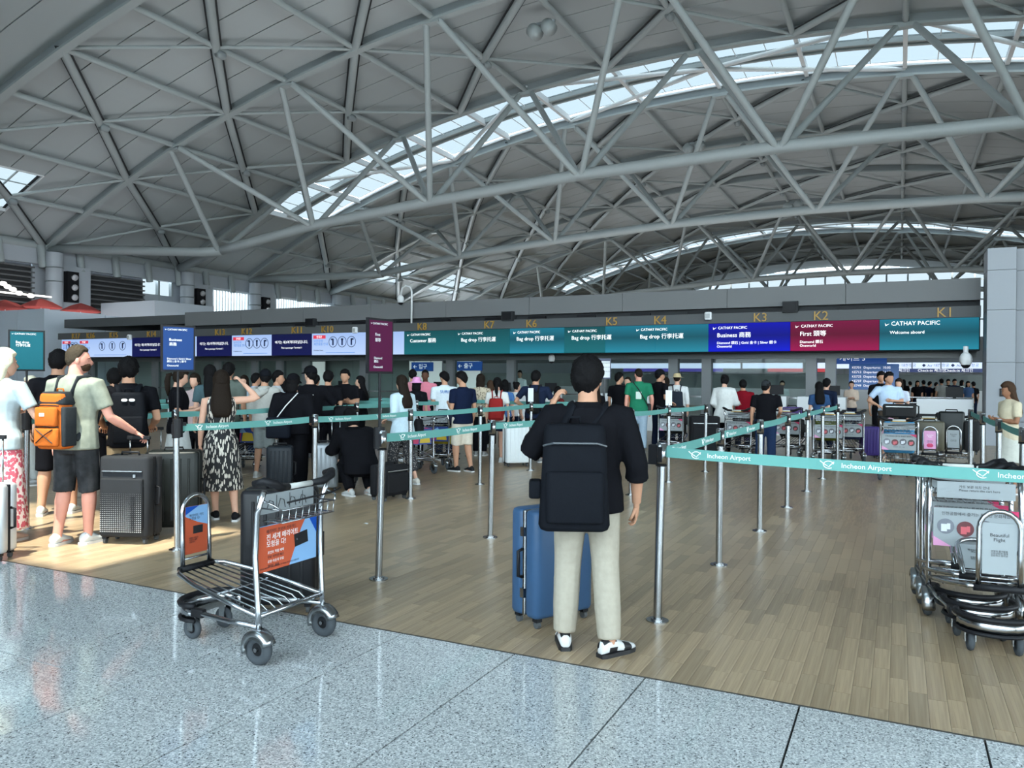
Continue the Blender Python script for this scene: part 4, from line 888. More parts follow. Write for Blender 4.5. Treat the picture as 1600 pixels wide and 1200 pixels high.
    for sgn, rt_ in ((1, (R_(90), 0, R_(180))), (-1, (R_(90), 0, 0))):
        y = 0.0042 * sgn
        if style == 'card':
            MB().add([(-0.0875 * sgn * -1, y, 0.15), (0.0875 * sgn * -1, y, 0.15), (0.0875 * sgn * -1, y, 0.02), (0.01, y, 0.045), (-0.0875 * sgn * -1, y, 0.09)], [(0, 1, 2, 3, 4)]).build('print', PCOL['sky'], ap)
            MB().add([(-0.0875 * sgn * -1, y * 1.1, 0.15), (0.02 * sgn * -1, y * 1.1, 0.15), (-0.0875 * sgn * -1, y * 1.1, 0.10)], [(0, 1, 2)]).build('print', PCOL['blue'], ap)
            MB().box((0.01, y * 1.3, 0.0), (0.075, 0.001, 0.05)).build('bank_card_print', PCOL['card'], ap)
            text('메리어트 카드\n모험을 다!', 0.020, (-0.055 * sgn * (-1 if sgn > 0 else 1) if False else (0.06 if sgn > 0 else -0.06), y * 1.4, 0.085), rt_, RIN['dark'], ap, ext=0.0002)
            text('세계로 떠나는\n특별한 혜택\n신용카드', 0.013, ((0.06 if sgn > 0 else -0.06), y * 1.4, -0.055), rt_, RIN['dark'], ap, ext=0.0002)
        else:
            text('Beautiful\nFlight', 0.028, (0, y * 1.3, 0.07), rt_, RIN['dark'] if style != 'pinkarch' else RIN['txt'], ap, 'CENTER', ext=0.0002)
            text('여행의 즐거움을\n인천공항과 함께\n안전하고 편리한', 0.013, (0, y * 1.3, -0.02), rt_, RIN['dark'], ap, 'CENTER', ext=0.0002)
    if style == 'pinkarch': MB().ell((0, 0.004, -0.09), (0.05, 0.002, 0.035)).build('flower_print', PCOL['magenta'], ap)
    if fold:                                              # arch swung down onto the deck when nested
        piv = Matrix.Translation((0, 0.80, 0.42)) @ Matrix.Rotation(R_(72), 4, 'X') @ Matrix.Translation((0, -0.80, -0.42))
        for o in e.children:
            if o.name.split('.')[0] in ('arch', 'arch_crossbar', 'arch_placard'): o.matrix_basis = piv @ o.matrix_basis
    # boards between the uprights, wire basket under the handle
    big = poster_main(e, {'card': 'card', 'grey': 'grey', 'pinkarch': 'grey'}.get(style, 'multi'), 0.50, 0.50, 0.76, 0.045, False)
    for sy_, srz in ((0.05, 0.0), (0.058, math.pi)):
     sm = MB().box((0, 0, 0), (0.46, 0.006, 0.11)).build('upper_placard', PCOL['grey'], e); sm.location = (0, sy_, 0.885); sm.rotation_euler = (0, 0, srz)
     if style == 'card':
         for q in range(4): MB().tube([(-0.17 + 0.09 * q, -0.005, -0.03), (-0.15 + 0.09 * q, -0.005, 0.02), (-0.12 + 0.09 * q, -0.005, 0.01), (-0.11 + 0.09 * q, -0.005, -0.035)], 0.003, 4).build('diagram_print', RIN['dark'], sm)
         for q in range(3): MB().box((-0.09 + 0.11 * q, -0.004, 0.0), (0.003, 0.002, 0.09)).build('diagram_rule', RIN['dark'], sm)
     else:
         text('카트 보관 위치 안내\nPlease return the cart here', 0.022, (-0.10, -0.005, 0.015), (R_(90), 0, 0), RIN['dark'], sm, ext=0.0002)
    if style in ('grey', 'pinkarch'): MB().box((0, -0.052, 0.965), (0.25, 0.012, 0.012)).build('yellow_strip', mat('yellow_strip', s2l(190, 150, 50), 0.5), e)
    bw = 0.22
    for z in (0.80, 0.87):
        MB().tube([(-bw, 0.03, z), (-bw, -0.12, z), (bw, -0.12, z), (bw, 0.03, z)], 0.0045, 6).build('basket_rim', s, e, True)
    for k in range(9):
        x = -bw + 2 * bw * k / 8; MB().tube([(x, 0.03, 0.80), (x, -0.115, 0.80), (x, -0.122, 0.87)], 0.0032, 5).build('basket_wire', s, e, True)
    MB().tube([(-0.16, -0.10, 0.905), (0.2, -0.135, 0.925), (0.27, -0.13, 0.94)], 0.006, 6).build('brake_lever', M['black'], e, True)
    for sx_ in (-1, 1): MB().tube([(sx_ * HW, 0.0, 0.93), (sx_ * (HW - 0.01), -0.10, 0.90), (sx_ * 0.23, -0.12, 0.87)], 0.006, 6).build('basket_stay', s, e, True)
    return e
# foreground trolley: forward points to the left
trolley((-3.205, 3.56, 0), R_(90), 'empty steel luggage trolley with orange and blue card advert in the foreground', 'card')
# the case standing behind the foreground trolley
suitcase((-3.85, 4.15, 0), R_(34), 'tall black suitcase standing right behind the foreground trolley', (0.010, 0.010, 0.012), 0.50, 0.30, 0.78, 'ribbed')

c = suitcase(onz(862, 968), R_(63), 'blue hard shell suitcase with silver frame beside the man in beige trousers', s2l(52, 80, 112), 0.50, 0.29, 0.70, 'frame', hs=-1, trim=M['steel'])
for z in (0.22, 0.62): MB().box((-0.247, 0, z), (0.02, 0.035, 0.06)).build('latch', M['steel'], c)
# ================================================================ PEOPLE
SKIN = {'light': mat('skin_light', s2l(205, 160, 138), 0.6, noise=0.05, spec=0.2), 'mid': mat('skin_mid', s2l(184, 138, 112), 0.6, noise=0.05, spec=0.2), 'pink': mat('skin_pink', s2l(212, 150, 132), 0.6, noise=0.06, spec=0.2), 'tan': mat('skin_tan', s2l(150, 106, 82), 0.6, noise=0.05, spec=0.2), 'dark': mat('skin_dark', s2l(88, 58, 44), 0.6, noise=0.05, spec=0.2)}
LIP = mat('lip', s2l(165, 90, 85), 0.5); EYEW = mat('eye_white', (0.75, 0.75, 0.74), 0.3); EYEB = mat('iris', (0.015, 0.01, 0.008), 0.2)
HAIR = {'black': mat('hair_black', (0.006, 0.0055, 0.006), 0.7, bump=0.6, scale=60, spec=0.08), 'dark': mat('hair_dark', (0.016, 0.011, 0.008), 0.7, bump=0.6, scale=60, spec=0.08), 'brown': mat('hair_brown', (0.05, 0.028, 0.017), 0.7, bump=0.6, scale=60, spec=0.08), 'blond': mat('hair_blond', (0.72, 0.66, 0.50), 0.7, bump=0.6, scale=60, spec=0.08), 'ash': mat('hair_ash', (0.05, 0.038, 0.026), 0.7, bump=0.6, scale=70, spec=0.08)}
def head_pt(t, p):
    st, ct = math.sin(t), math.cos(t); z = 0.118 * ct
    x = 0.076 * st * math.sin(p); y = 0.094 * st * math.cos(p)
    if z < 0:
        k = (-z / 0.118) ** 1.4; x *= 1 - 0.30 * k
        y = y * (1 - 0.45 * k) if y < 0 else y * (1 + 0.10 * k)
        y += 0.018 * k
    f = max(0.0, math.cos(p)) * (1 if st > 0 else 0)
    if f > 0.2:
        g = lambda cx_, cz_, sx_, sz_: math.exp(-((x - cx_) / sx_) ** 2 - ((z - cz_) / sz_) ** 2)
        y += 0.024 * g(0, -0.028, 0.012, 0.017) + 0.010 * g(0, -0.005, 0.010, 0.02)
        y -= 0.010 * (g(0.031, 0.002, 0.017, 0.012) + g(-0.031, 0.002, 0.017, 0.012))
        y += 0.005 * (g(0.03, 0.024, 0.024, 0.008) + g(-0.03, 0.024, 0.024, 0.008)) + 0.006 * g(0, -0.062, 0.022, 0.010) + 0.006 * g(0, -0.098, 0.02, 0.014)
    return Vector((x, y, z))
def head_mesh(mb, base, sc, lod):
    """face with brow, sockets, nose, lips, ears; material slots: 0 skin 1 lip 2 eye white 3 iris/brow"""
    nt, npp = (26, 36) if lod == 0 else (16, 22) if lod == 1 else (10, 14)
    T = lambda v: base(Vector(v) * sc)
    rows = [[T(head_pt(math.pi * (i + 0.35) / (nt - 0.3), 2 * math.pi * j / npp)) for j in range(npp)] for i in range(nt)]
    mb.cur = 0; o = len(mb.v); mb.loft(rows)
    if lod < 2:
        fi = len(mb.f) - (nt - 1) * npp - 2
        for i in range(nt - 1):
            for j in range(npp):
                c = head_pt(math.pi * (i + 0.85) / (nt - 0.3), 2 * math.pi * (j + 0.5) / npp)
                if c.y > 0.04 and abs(c.x) < 0.024 and -0.071 < c.z < -0.054: mb.mi[fi + i * npp + j] = 1
    for sx_ in (-1, 1):
        mb.cur = 0; e = MB().ell((0, 0, 0), (0.010, 0.019, 0.031), 8, 6); mb.add([T(Vector(v) + Vector((sx_ * 0.077, -0.006, -0.008))) for v in e.v], e.f)
        if lod < 2:
            mb.cur = 2; e = MB().ell((0, 0, 0), (0.0125, 0.0115, 0.009), 8, 6); mb.add([T(Vector(v) + Vector((sx_ * 0.031, 0.0735, 0.002))) for v in e.v], e.f)
            mb.cur = 3; e = MB().ell((0, 0, 0), (0.0062, 0.005, 0.0066), 8, 5); mb.add([T(Vector(v) + Vector((sx_ * 0.031, 0.0825, 0.002))) for v in e.v], e.f)
            e = MB().tube([(sx_ * 0.014, 0.091, 0.020), (sx_ * 0.031, 0.090, 0.026), (sx_ * 0.048, 0.080, 0.021)], 0.0035, 5); mb.add([T(v) for v in e.v], e.f)
    mb.cur = 0
def hand_mesh(mb, wrist, d, nrm, side, curl=35, sc=1.0):
    """palm, four unequal fingers with knuckle bends, thumb from the side of the palm"""
    d = Vector(d).normalized(); nrm = Vector(nrm); nrm = (nrm - d * nrm.dot(d)).normalized(); s = d.cross(nrm) * side; wrist = Vector(wrist)
    P = lambda a, b, c: wrist + (d * a + s * b + nrm * c) * sc
    def ring(a, hw, ht, c=0): return [P(a, hw * math.cos(2 * math.pi * q / 10), c + ht * math.sin(2 * math.pi * q / 10)) for q in range(10)]
    mb.loft([ring(-0.05, 0.027, 0.021), ring(0.0, 0.026, 0.019), ring(0.03, 0.034, 0.017), ring(0.065, 0.040, 0.0145), ring(0.088, 0.039, 0.011)])
    for k, (off, ln, r) in enumerate(((-0.029, 0.064, 0.0085), (-0.0095, 0.074, 0.009), (0.0105, 0.069, 0.0087), (0.029, 0.053, 0.0075))):
        pts = [P(0.078, off, 0)]; a0 = 0; pos = (0.088, 0.0); segs = (0.45, 0.3, 0.25); pts.append(P(pos[0], off, 0))
        for q, f in enumerate(segs):
            a0 += R_(curl * (0.55 + 0.45 * q) + 4 * k); pos = (pos[0] + ln * f * math.cos(a0), pos[1] + ln * f * math.sin(a0)); pts.append(P(pos[0], off * (1.0 + 0.05 * q), pos[1]))
        mb.tube(pts, [r * sc, r * sc, r * 0.95 * sc, r * 0.88 * sc, r * 0.6 * sc], 7)
    mb.tube([P(0.018, -0.024, 0.004), P(0.042, -0.045, 0.012), P(0.068, -0.054, 0.024), P(0.090, -0.050, 0.036)], [0.0125 * sc, 0.011 * sc, 0.0098 * sc, 0.0065 * sc], 7)
ARM = {'down': ((0.045, -0.015, -0.285), (0.055, 0.045, -0.535)), 'relaxed': ((0.07, -0.04, -0.28), (0.07, 0.07, -0.52)), 'phone': ((0.035, 0.0, -0.285), (-0.09, 0.235, -0.23)), 'push': ((0.06, -0.06, -0.275), (0.02, 0.19, -0.37)), 'fold': ((0.06, 0.03, -0.28), (-0.20, 0.15, -0.24)),
       'strap': ((0.10, -0.02, -0.27), (-0.03, 0.12, -0.08)), 'head': ((0.24, 0.07, 0.03), (-0.02, 0.05, 0.19)), 'reach': ((0.05, 0.12, -0.26), (0.02, 0.36, -0.27)), 'pull': ((0.06, -0.10, -0.27), (0.07, -0.12, -0.52)), 'hip': ((0.16, -0.08, -0.24), (0.03, 0.06, -0.33)), 'side': ((0.12, 0.05, -0.26), (0.20, 0.22, -0.38))}
PEOPLE = {}
def person(key, px, fy, ty, face, label, top=((0.01, 0.01, 0.012), 'short'), bottom=((0.02, 0.02, 0.024), 'long'), shoes=(0.7, 0.7, 0.7), skin='light', hair=('black', 'short'), arms=('down', 'down'), stance=(0.0, 0.0), female=False, lod=1, hat=None, look=(0, 0), wide=1.0, lean=0.0, toes=(-9, 9), group='travellers in the queue', crouch=False, pattern=None, topmat=None, botmat=None, loose=0.0, at=None):
    """a standing figure: feet under image column px at row fy, crown at row ty; face = heading, 0 away from the camera along the hall"""
    p = onz(px, fy) if at is None else Vector(at); s_ = (p - CAM0).dot(CF) / FPX
    H = (fy - ty) * s_
    if crouch: H = 1.68
    k = H / 1.75; kw = k * wide * (0.92 if female else 1.0)
    e = empty('person', (p.x, p.y, 0), R_(face), label, 'person', group); PEOPLE[key] = (e, k, H)
    vox = (0.012, 0.020, 0.030)[lod]
    V = lambda x, y, z: Vector((x * kw, y * k + lean * max(0, z - 0.9) * k, (z - (0.52 if crouch and z > 0.6 else 0)) * k))
    hipw, shw = (0.095, 0.175) if female else (0.09, 0.19)
    hipz = 0.90
    def ell(z, rx, ry, y=0.0, n=16): return [V(rx * math.cos(2 * math.pi * q / n), y + ry * math.sin(2 * math.pi * q / n), z) for q in range(n)]
    hb = 0.012 if female else 0.0; wst = 0.125 if female else 0.145
    TOR = [(0.83, 0.13, 0.10, 0), (0.88, 0.165 + hb, 0.115, -0.005), (0.95, 0.165 + hb, 0.12, -0.012), (1.03, wst + 0.01, 0.108, -0.005), (1.10, wst, 0.10, 0.005), (1.18, wst + 0.008, 0.105, 0.008), (1.28, 0.158, 0.118, 0.008), (1.36, shw - 0.018, 0.112, 0), (1.42, shw - 0.03, 0.085, -0.008), (1.455, 0.10, 0.07, -0.01), (1.49, 0.058, 0.062, -0.005), (1.60, 0.053, 0.058, 0.008)]
    body = MB(); topm = MB(); botm = MB()
    body.loft([ell(*t) for t in TOR])
    # legs
    legs = []
    st = stance if isinstance(stance[0], (tuple, list)) else ((stance[0] / 2 + 0.10, stance[1] / 2), (-stance[0] / 2 - 0.10, -stance[1] / 2))
    for i, sx_ in enumerate((1, -1)):
        fx, fyy = st[i]; hp = V(sx_ * hipw, 0, hipz); an = V(fx, fyy - 0.03, 0.085); kn = (hp + an) / 2 + Vector((0, 0.025 * k + abs(fyy) * 0.12, 0.01 * k))
        if crouch: kn = Vector((sx_ * 0.15 * kw, 0.33 * k, 0.50 * k)); hp = V(sx_ * hipw, 0, hipz); an = Vector((sx_ * 0.13 * kw, 0.06 * k, 0.085 * k))
        legs.append((hp, kn, an, fyy, fx))
        body.tube([hp + Vector((0, 0, 0.05 * k)), hp.lerp(kn, 0.35), hp.lerp(kn, 0.8), kn, kn.lerp(an, 0.28), kn.lerp(an, 0.7), an, an + Vector((0, 0, -0.03 * k))], [0.09 * kw, 0.083 * kw, 0.062 * kw, 0.056 * kw, 0.060 * kw, 0.043 * kw, 0.037 * kw, 0.04 * kw], 12)
        body.tube([an + V(0, -0.02, -0.03), an + V(0, 0.06, -0.05), an + V(0, 0.14, -0.06)], [0.036 * k, 0.036 * k, 0.026 * k], 8)
    # arms
    wr = []
    for i, sx_ in enumerate((1, -1)):
        a = arms[i]; el, wi = ARM[a] if isinstance(a, str) else a
        sh = V(sx_ * (shw + 0.005), -0.005, 1.405); E_ = sh + V(sx_ * el[0], el[1], el[2]) - V(0, 0, 0) if not lean else sh + Vector((sx_ * el[0] * k, el[1] * k, el[2] * k)); W_ = sh + Vector((sx_ * wi[0] * k, wi[1] * k, wi[2] * k))
        if not lean: E_ = sh + Vector((sx_ * el[0] * k, el[1] * k, el[2] * k))
        wr.append((sh, E_, W_))
        fk = 0.86 if female else 1.0
        body.tube([sh - Vector((sx_ * 0.05 * k, 0, 0)), sh, sh.lerp(E_, 0.35), sh.lerp(E_, 0.8), E_, E_.lerp(W_, 0.3), E_.lerp(W_, 0.75), W_], [0.055 * k * fk, 0.058 * k * fk, 0.052 * k * fk, 0.043 * k * fk, 0.041 * k * fk, 0.044 * k * fk, 0.033 * k * fk, 0.028 * k * fk], 10)
    # hands and head joined on
    ext = MB()
    for i, sx_ in enumerate((1, -1)):
        sh, E_, W_ = wr[i]; d = (W_ - E_).normalized(); a = arms[i]
        n_ = Vector((-sx_, 0.25, 0)) if abs(d.z) > 0.7 else Vector((0, 0, -1)) if d.z < 0.5 and a not in ('phone', 'fold', 'strap') else Vector((-sx_ * 0.6, -0.5, 0.6))
        if a == 'head': n_ = Vector((-sx_, -0.4, -0.3))
        hand_mesh(ext, W_, d, n_, sx_, 55 if a in ('push', 'strap', 'phone', 'reach', 'pull') else 28, k * (0.9 if female else 1.0))
    hc = V(0, 0.024, 1.622); R3 = Matrix.Rotation(R_(look[0]), 3, 'Z') @ Matrix.Rotation(R_(look[1]), 3, 'X')
    hs_ = k * (1.0 if lod else 1.02)
    base = lambda v: hc + R3 @ v; RZ3 = Matrix.Rotation(R_(look[0]), 3, 'Z'); hang = lambda v: hc + RZ3 @ v
    head_mesh(ext, base, hs_, lod)
    sk = [SKIN[skin], LIP, EYEW, EYEB]
    drop = -0.42 * k if crouch else 0
    parts = []
    bo = remesh_obj('body', body, sk, vox, e, 3, ext); parts.append(bo)
    # ---- clothing
    if topmat is None: topmat = cloth(top[0])
    if botmat is None and bottom: botmat = cloth(bottom[0])
    inf = 0.022 + loose; hem = {'dress': 0.62, 'tunic': 0.72, 'maxi': 0.3}.get(top[1], 0.84)
    tt = MB(); rings = []
    for (z, rx, ry, y) in TOR:
        if z > 1.46: continue
        if z < 0.9 and top[1] != 'crop': continue
        if top[1] == 'crop' and z < 1.0: continue
        rings.append(ell(z, rx + inf, ry + inf * 0.9, y))
    if top[1] in ('short', 'long', 'tank', 'half'): rings = [ell(hem, 0.172 + hb + inf, 0.125 + inf, -0.008)] + rings
    elif top[1] == 'tunic': rings = [ell(hem, 0.21 + hb + inf, 0.15 + inf, -0.01), ell(0.82, 0.19 + hb + inf, 0.14 + inf, -0.01)] + rings
    elif top[1] == 'dress': rings = [ell(0.36, 0.27, 0.22, 0), ell(0.55, 0.24, 0.19, 0), ell(0.75, 0.21 + hb, 0.155, -0.008)] + rings
    rings = rings + [ell(1.475, 0.086, 0.078, -0.008), ell(1.492, 0.074, 0.074, -0.006)]
    tt.loft(rings)
    slf = {'short': (0.72, 0), 'tunic': (1, 0.75), 'long': (1, 0.93), 'half': (1, 0.35), 'tank': (0.0, 0), 'dress': (0.0, 0), 'crop': (0.5, 0)}[top[1]]
    for i, sx_ in enumerate((1, -1)):
        sh, E_, W_ = wr[i]; r0 = 0.066 * k + loose * 0.6
        if slf[0] > 0:
            pts = [sh - Vector((sx_ * 0.06 * k, 0, 0)), sh, sh.lerp(E_, 0.4 if slf[0] > 0.6 else 0.25), sh.lerp(E_, slf[0])]; rr = [r0, r0 + 0.006 * k, r0, r0 - 0.002]
            if slf[1]: pts += [E_.lerp(W_, slf[1] * 0.5), E_.lerp(W_, slf[1])]; rr[-1] = r0 - 0.010 * k; rr += [r0 - 0.012 * k, r0 - 0.022 * k if slf[1] > 0.6 else r0 - 0.006 * k]
            tt.tube(pts, rr, 12)
    remesh_obj('dress' if top[1] == 'dress' else 'top', tt, [topmat], vox, e, 3)
    if bottom and top[1] != 'dress':
        kind = bottom[1]; q = MB()
        if kind in ('skirt', 'maxiskirt'):
            zb = 0.50 if kind == 'skirt' else 0.12
            q.loft([ell(zb, 0.25, 0.20), ell((zb + 0.9) / 2, 0.215, 0.165), ell(0.88, 0.185 + hb, 0.135), ell(0.98, 0.165 + hb, 0.125), ell(1.04, wst + 0.02, 0.115)])
        else:
            q.loft([ell(0.80, 0.15, 0.115), ell(0.86, 0.182 + hb, 0.13, -0.005), ell(0.95, 0.182 + hb, 0.137, -0.014), ell(1.03, wst + 0.025, 0.122, -0.006)])
            fr = {'long': 0.97, 'shorts': -0.08, 'bermuda': 0.02, 'mid': -0.35, 'wide': 0.95, 'cropped': 0.72}[kind]
            for (hp, kn, an, fyy, fx) in legs:
                w2 = {'wide': 1.6, 'shorts': 1.18, 'bermuda': 1.2, 'mid': 1.12, 'cropped': 1.45}.get(kind, 1.12)
                if fr <= 0: pts = [hp + Vector((0, 0, 0.05 * k)), hp.lerp(kn, 0.4), hp.lerp(kn, 1 + fr)]; rr = [0.103 * kw, 0.094 * kw * w2 / 1.08, 0.084 * kw * w2]
                else: pts = [hp + Vector((0, 0, 0.05 * k)), hp.lerp(kn, 0.4), hp.lerp(kn, 0.9), kn.lerp(an, 0.1), kn.lerp(an, fr * 0.6), kn.lerp(an, fr)]; rr = [0.103 * kw, 0.094 * kw, 0.076 * kw * w2 / 1.05, 0.074 * kw * w2 / 1.05, 0.068 * kw * w2, 0.060 * kw * w2]
                q.tube(pts, rr, 12)
        remesh_obj({'skirt': 'skirt', 'maxiskirt': 'skirt', 'shorts': 'shorts', 'bermuda': 'shorts', 'mid': 'shorts'}.get(kind, 'trousers'), q, [botmat], vox, e, 3)
    # shoes
    sm = cloth(shoes, 0.6); sole = mat('sole_white', (0.6, 0.6, 0.6), 0.7)
    for i, (hp, kn, an, fyy, fx) in enumerate(legs):
        c = Vector((an.x, an.y, 0)); ot = R_(toes[i]); Rz = Matrix.Rotation(ot, 3, 'Z'); h = MB()
        def fr_(y, hw, z0, z1, n=10): return [c + Rz @ Vector((hw * k * math.cos(2 * math.pi * q / n), y * k, (z0 + (z1 - z0) * (0.5 + 0.5 * math.sin(2 * math.pi * q / n))) * k)) for q in range(n)]
        h.loft([fr_(-0.075, 0.02, 0.015, 0.06), fr_(-0.065, 0.034, 0.012, 0.095), fr_(-0.03, 0.040, 0.012, 0.112), fr_(0.03, 0.043, 0.012, 0.105), fr_(0.08, 0.047, 0.012, 0.078), fr_(0.14, 0.047, 0.012, 0.058), fr_(0.18, 0.036, 0.014, 0.045), fr_(0.195, 0.016, 0.016, 0.035)])
        so = h.build('shoe', sm, e, True)
        if lod < 2:
            u = MB(); u.loft([[c + Rz @ Vector((hw * k * sg, y * k, z * k)) for sg, z in ((-1, 0.0), (1, 0.0), (1, 0.024), (-1, 0.024))] for y, hw in ((-0.08, 0.028), (-0.05, 0.041), (0.03, 0.045), (0.12, 0.050), (0.17, 0.042), (0.20, 0.018))]); u.build('sole', sole, so)
    # hair
    hm = MB(); hcol = HAIR[hair[0]]; style = hair[1]
    nt, npp = (40, 56) if lod == 0 else (18, 26) if lod == 1 else (9, 12); hrd = random.Random(len(PEOPLE))
    if style != 'bald':
        rows = []
        for i in range(nt):
            row = []
            for j in range(npp):
                t = math.pi * (i + 0.35) / (nt - 0.3) * (0.86 if style == 'short' else 0.9); ph = 2 * math.pi * j / npp; v = head_pt(t, ph)
                c_ = math.cos(ph)
                line = 0.062 if c_ > 0.55 else (0.062 + (0.55 - c_) / 0.75 * (-0.075 - 0.0)) if c_ > -0.2 else -0.013 - (-0.2 - c_) * (0.098 if style == 'short' else 0.075)
                if style in ('long', 'pony', 'bun', 'bob') and c_ < 0.5: line -= 0.05
                if style == 'crew' : line += 0.01
                mk = max(0.0, min(1.0, (v.z - line) / 0.022 + 0.5)); thick = {'short': 0.021, 'crew': 0.007, 'long': 0.018, 'bob': 0.022, 'pony': 0.013, 'bun': 0.013}[style]
                rn = (0.005 * math.sin(7 * ph + 3 * t) * math.sin(5 * t + ph) + hrd.uniform(-0.004, 0.004)) * (1 if style == 'short' else 0.4)
                off = mk * (thick + rn + (0.010 * min(1, max(0, (v.z - 0.02) / 0.06)))) - (1 - mk) * 0.012
                nrm = Vector((v.x / 0.0058, v.y / 0.0088, v.z / 0.0139)).normalized()
                row.append(base((v + nrm * off) * hs_))
            rows.append(row)
        hm.loft(rows)
        B = lambda x, y, z: base(Vector((x, y, z)) * hs_)
        def hr(z, rx, ry, y): return [B(rx * math.cos(2 * math.pi * q / 14), y + ry * math.sin(2 * math.pi * q / 14), z) for q in range(14)]
        if style in ('long', 'pony'): B = lambda x, y, z: hang(Vector((x, y, z)) * hs_)
        if style == 'long': hm.loft([hr(0.06, 0.07, 0.055, -0.04), hr(-0.02, 0.090, 0.070, -0.035), hr(-0.10, 0.098, 0.064, -0.055), hr(-0.18, 0.112, 0.062, -0.085), hr(-0.26, 0.115, 0.050, -0.128), hr(-0.34, 0.108, 0.038, -0.155), hr(-0.40, 0.08, 0.024, -0.162)])
        if style == 'bob': hm.loft([hr(0.06, 0.07, 0.06, -0.035), hr(-0.02, 0.092, 0.078, -0.025), hr(-0.10, 0.098, 0.07, -0.035), hr(-0.17, 0.085, 0.055, -0.045)])
        if style == 'pony': hm.tube([B(0, -0.10, 0.045), B(0, -0.15, 0.03), B(0, -0.165, -0.06), B(0, -0.16, -0.17), B(0.01, -0.15, -0.26)], [0.022 * hs_, 0.036 * hs_, 0.04 * hs_, 0.034 * hs_, 0.012 * hs_], 10)
        if style == 'bun': e2 = MB().ell((0, 0, 0), (0.045, 0.042, 0.045), 12, 8); hm.add([B(v[0], v[1] - 0.09, v[2] + 0.10) for v in e2.v], e2.f)
        ho = hm.build('hair', hcol, e, True)
    if hat:
        kind, hc_ = hat; hb_ = MB(); hmat = cloth(hc_) if isinstance(hc_, tuple) else hc_
        B = lambda x, y, z: base(Vector((x, y, z)) * hs_)
        def dr(z, rx, ry, y=-0.005, n=20): return [B(rx * math.cos(2 * math.pi * q / n), y + ry * math.sin(2 * math.pi * q / n), z) for q in range(n)]
        if kind == 'cap':
            hb_.loft([dr(0.025, 0.092, 0.115), dr(0.06, 0.092, 0.114), dr(0.105, 0.082, 0.10), dr(0.135, 0.05, 0.062), dr(0.145, 0.01, 0.012)])
            hb_.loft([[B(x, y, z) for x, y, z in ((-0.07, 0.085, 0.035), (-0.045, 0.165, 0.022), (0, 0.185, 0.024), (0.045, 0.165, 0.022), (0.07, 0.085, 0.035))], [B(x, y, z + 0.008) for x, y, z in ((-0.07, 0.085, 0.035), (-0.045, 0.165, 0.022), (0, 0.185, 0.024), (0.045, 0.165, 0.022), (0.07, 0.085, 0.035))]])
        else:
            br = 0.065 if kind == 'bucket' else 0.09
            hb_.loft([dr(0.02 if kind == 'bucket' else 0.045, 0.09 + br, 0.11 + br), dr(0.055, 0.094, 0.115), dr(0.11, 0.084, 0.10), dr(0.14, 0.06, 0.075), dr(0.146, 0.01, 0.012)])
        hb_.build('hat', hmat, e, True)
    e['k'] = k
    return e, k, wr, hc
# ---- bags carried on the back (things of their own, hanging on their wearer)
def backpack(key, label, col, w_=0.30, h=0.46, d=0.16, z=1.12, accent=None, dy=0.0, dx=0.0, pocket=True, style='plain'):
    e0, k, H = PEOPLE[key]
    e = empty('backpack', e0.location, e0.rotation_euler.z, label, 'backpack', 'backpacks worn in the queue')
    e.rotation_euler = e0.rotation_euler; bm_ = cloth(col, 0.75); am = cloth(accent) if accent else bm_
    yb = -0.135 * k - d / 2 + dy
    MB().rbox((dx, yb, z * k), (w_, d, h), 0.06, 4, taper=0.86).build('bag_body', bm_, e, True)
    if pocket: MB().rbox((dx, yb - d / 2 - 0.012, z * k - h * 0.17), (w_ * 0.8, 0.06, h * 0.48), 0.03, 3).build('front_pocket', am, e, True)
    MB().tube([(dx - 0.035, yb + d * 0.3, z * k + h / 2 - 0.005), (dx - 0.03, yb + d * 0.25, z * k + h / 2 + 0.035), (dx + 0.03, yb + d * 0.25, z * k + h / 2 + 0.035), (dx + 0.035, yb + d * 0.3, z * k + h / 2 - 0.005)], 0.008, 7).build('grab_handle', bm_, e, True)
    for sx_ in (-1, 1):
        x = sx_ * 0.095 * k
        MB().tube([(x * 0.8 + dx, yb + d * 0.4, z * k + h * 0.42), (x, -0.085 * k, 1.46 * k), (x * 1.1, 0.02 * k, 1.475 * k), (x * 1.2, 0.125 * k, 1.38 * k), (x * 1.35, 0.155 * k, 1.22 * k), (x * 1.6, 0.07 * k, 1.08 * k), (x * 1.4 + dx, yb + d * 0.4, z * k - h * 0.33)], [(0.012, 0.03)] * 7, 8).build('shoulder_strap', am if accent and style == 'strapaccent' else bm_, e, True)
    return e, bm_, (dx, yb, z * k, w_, d, h)
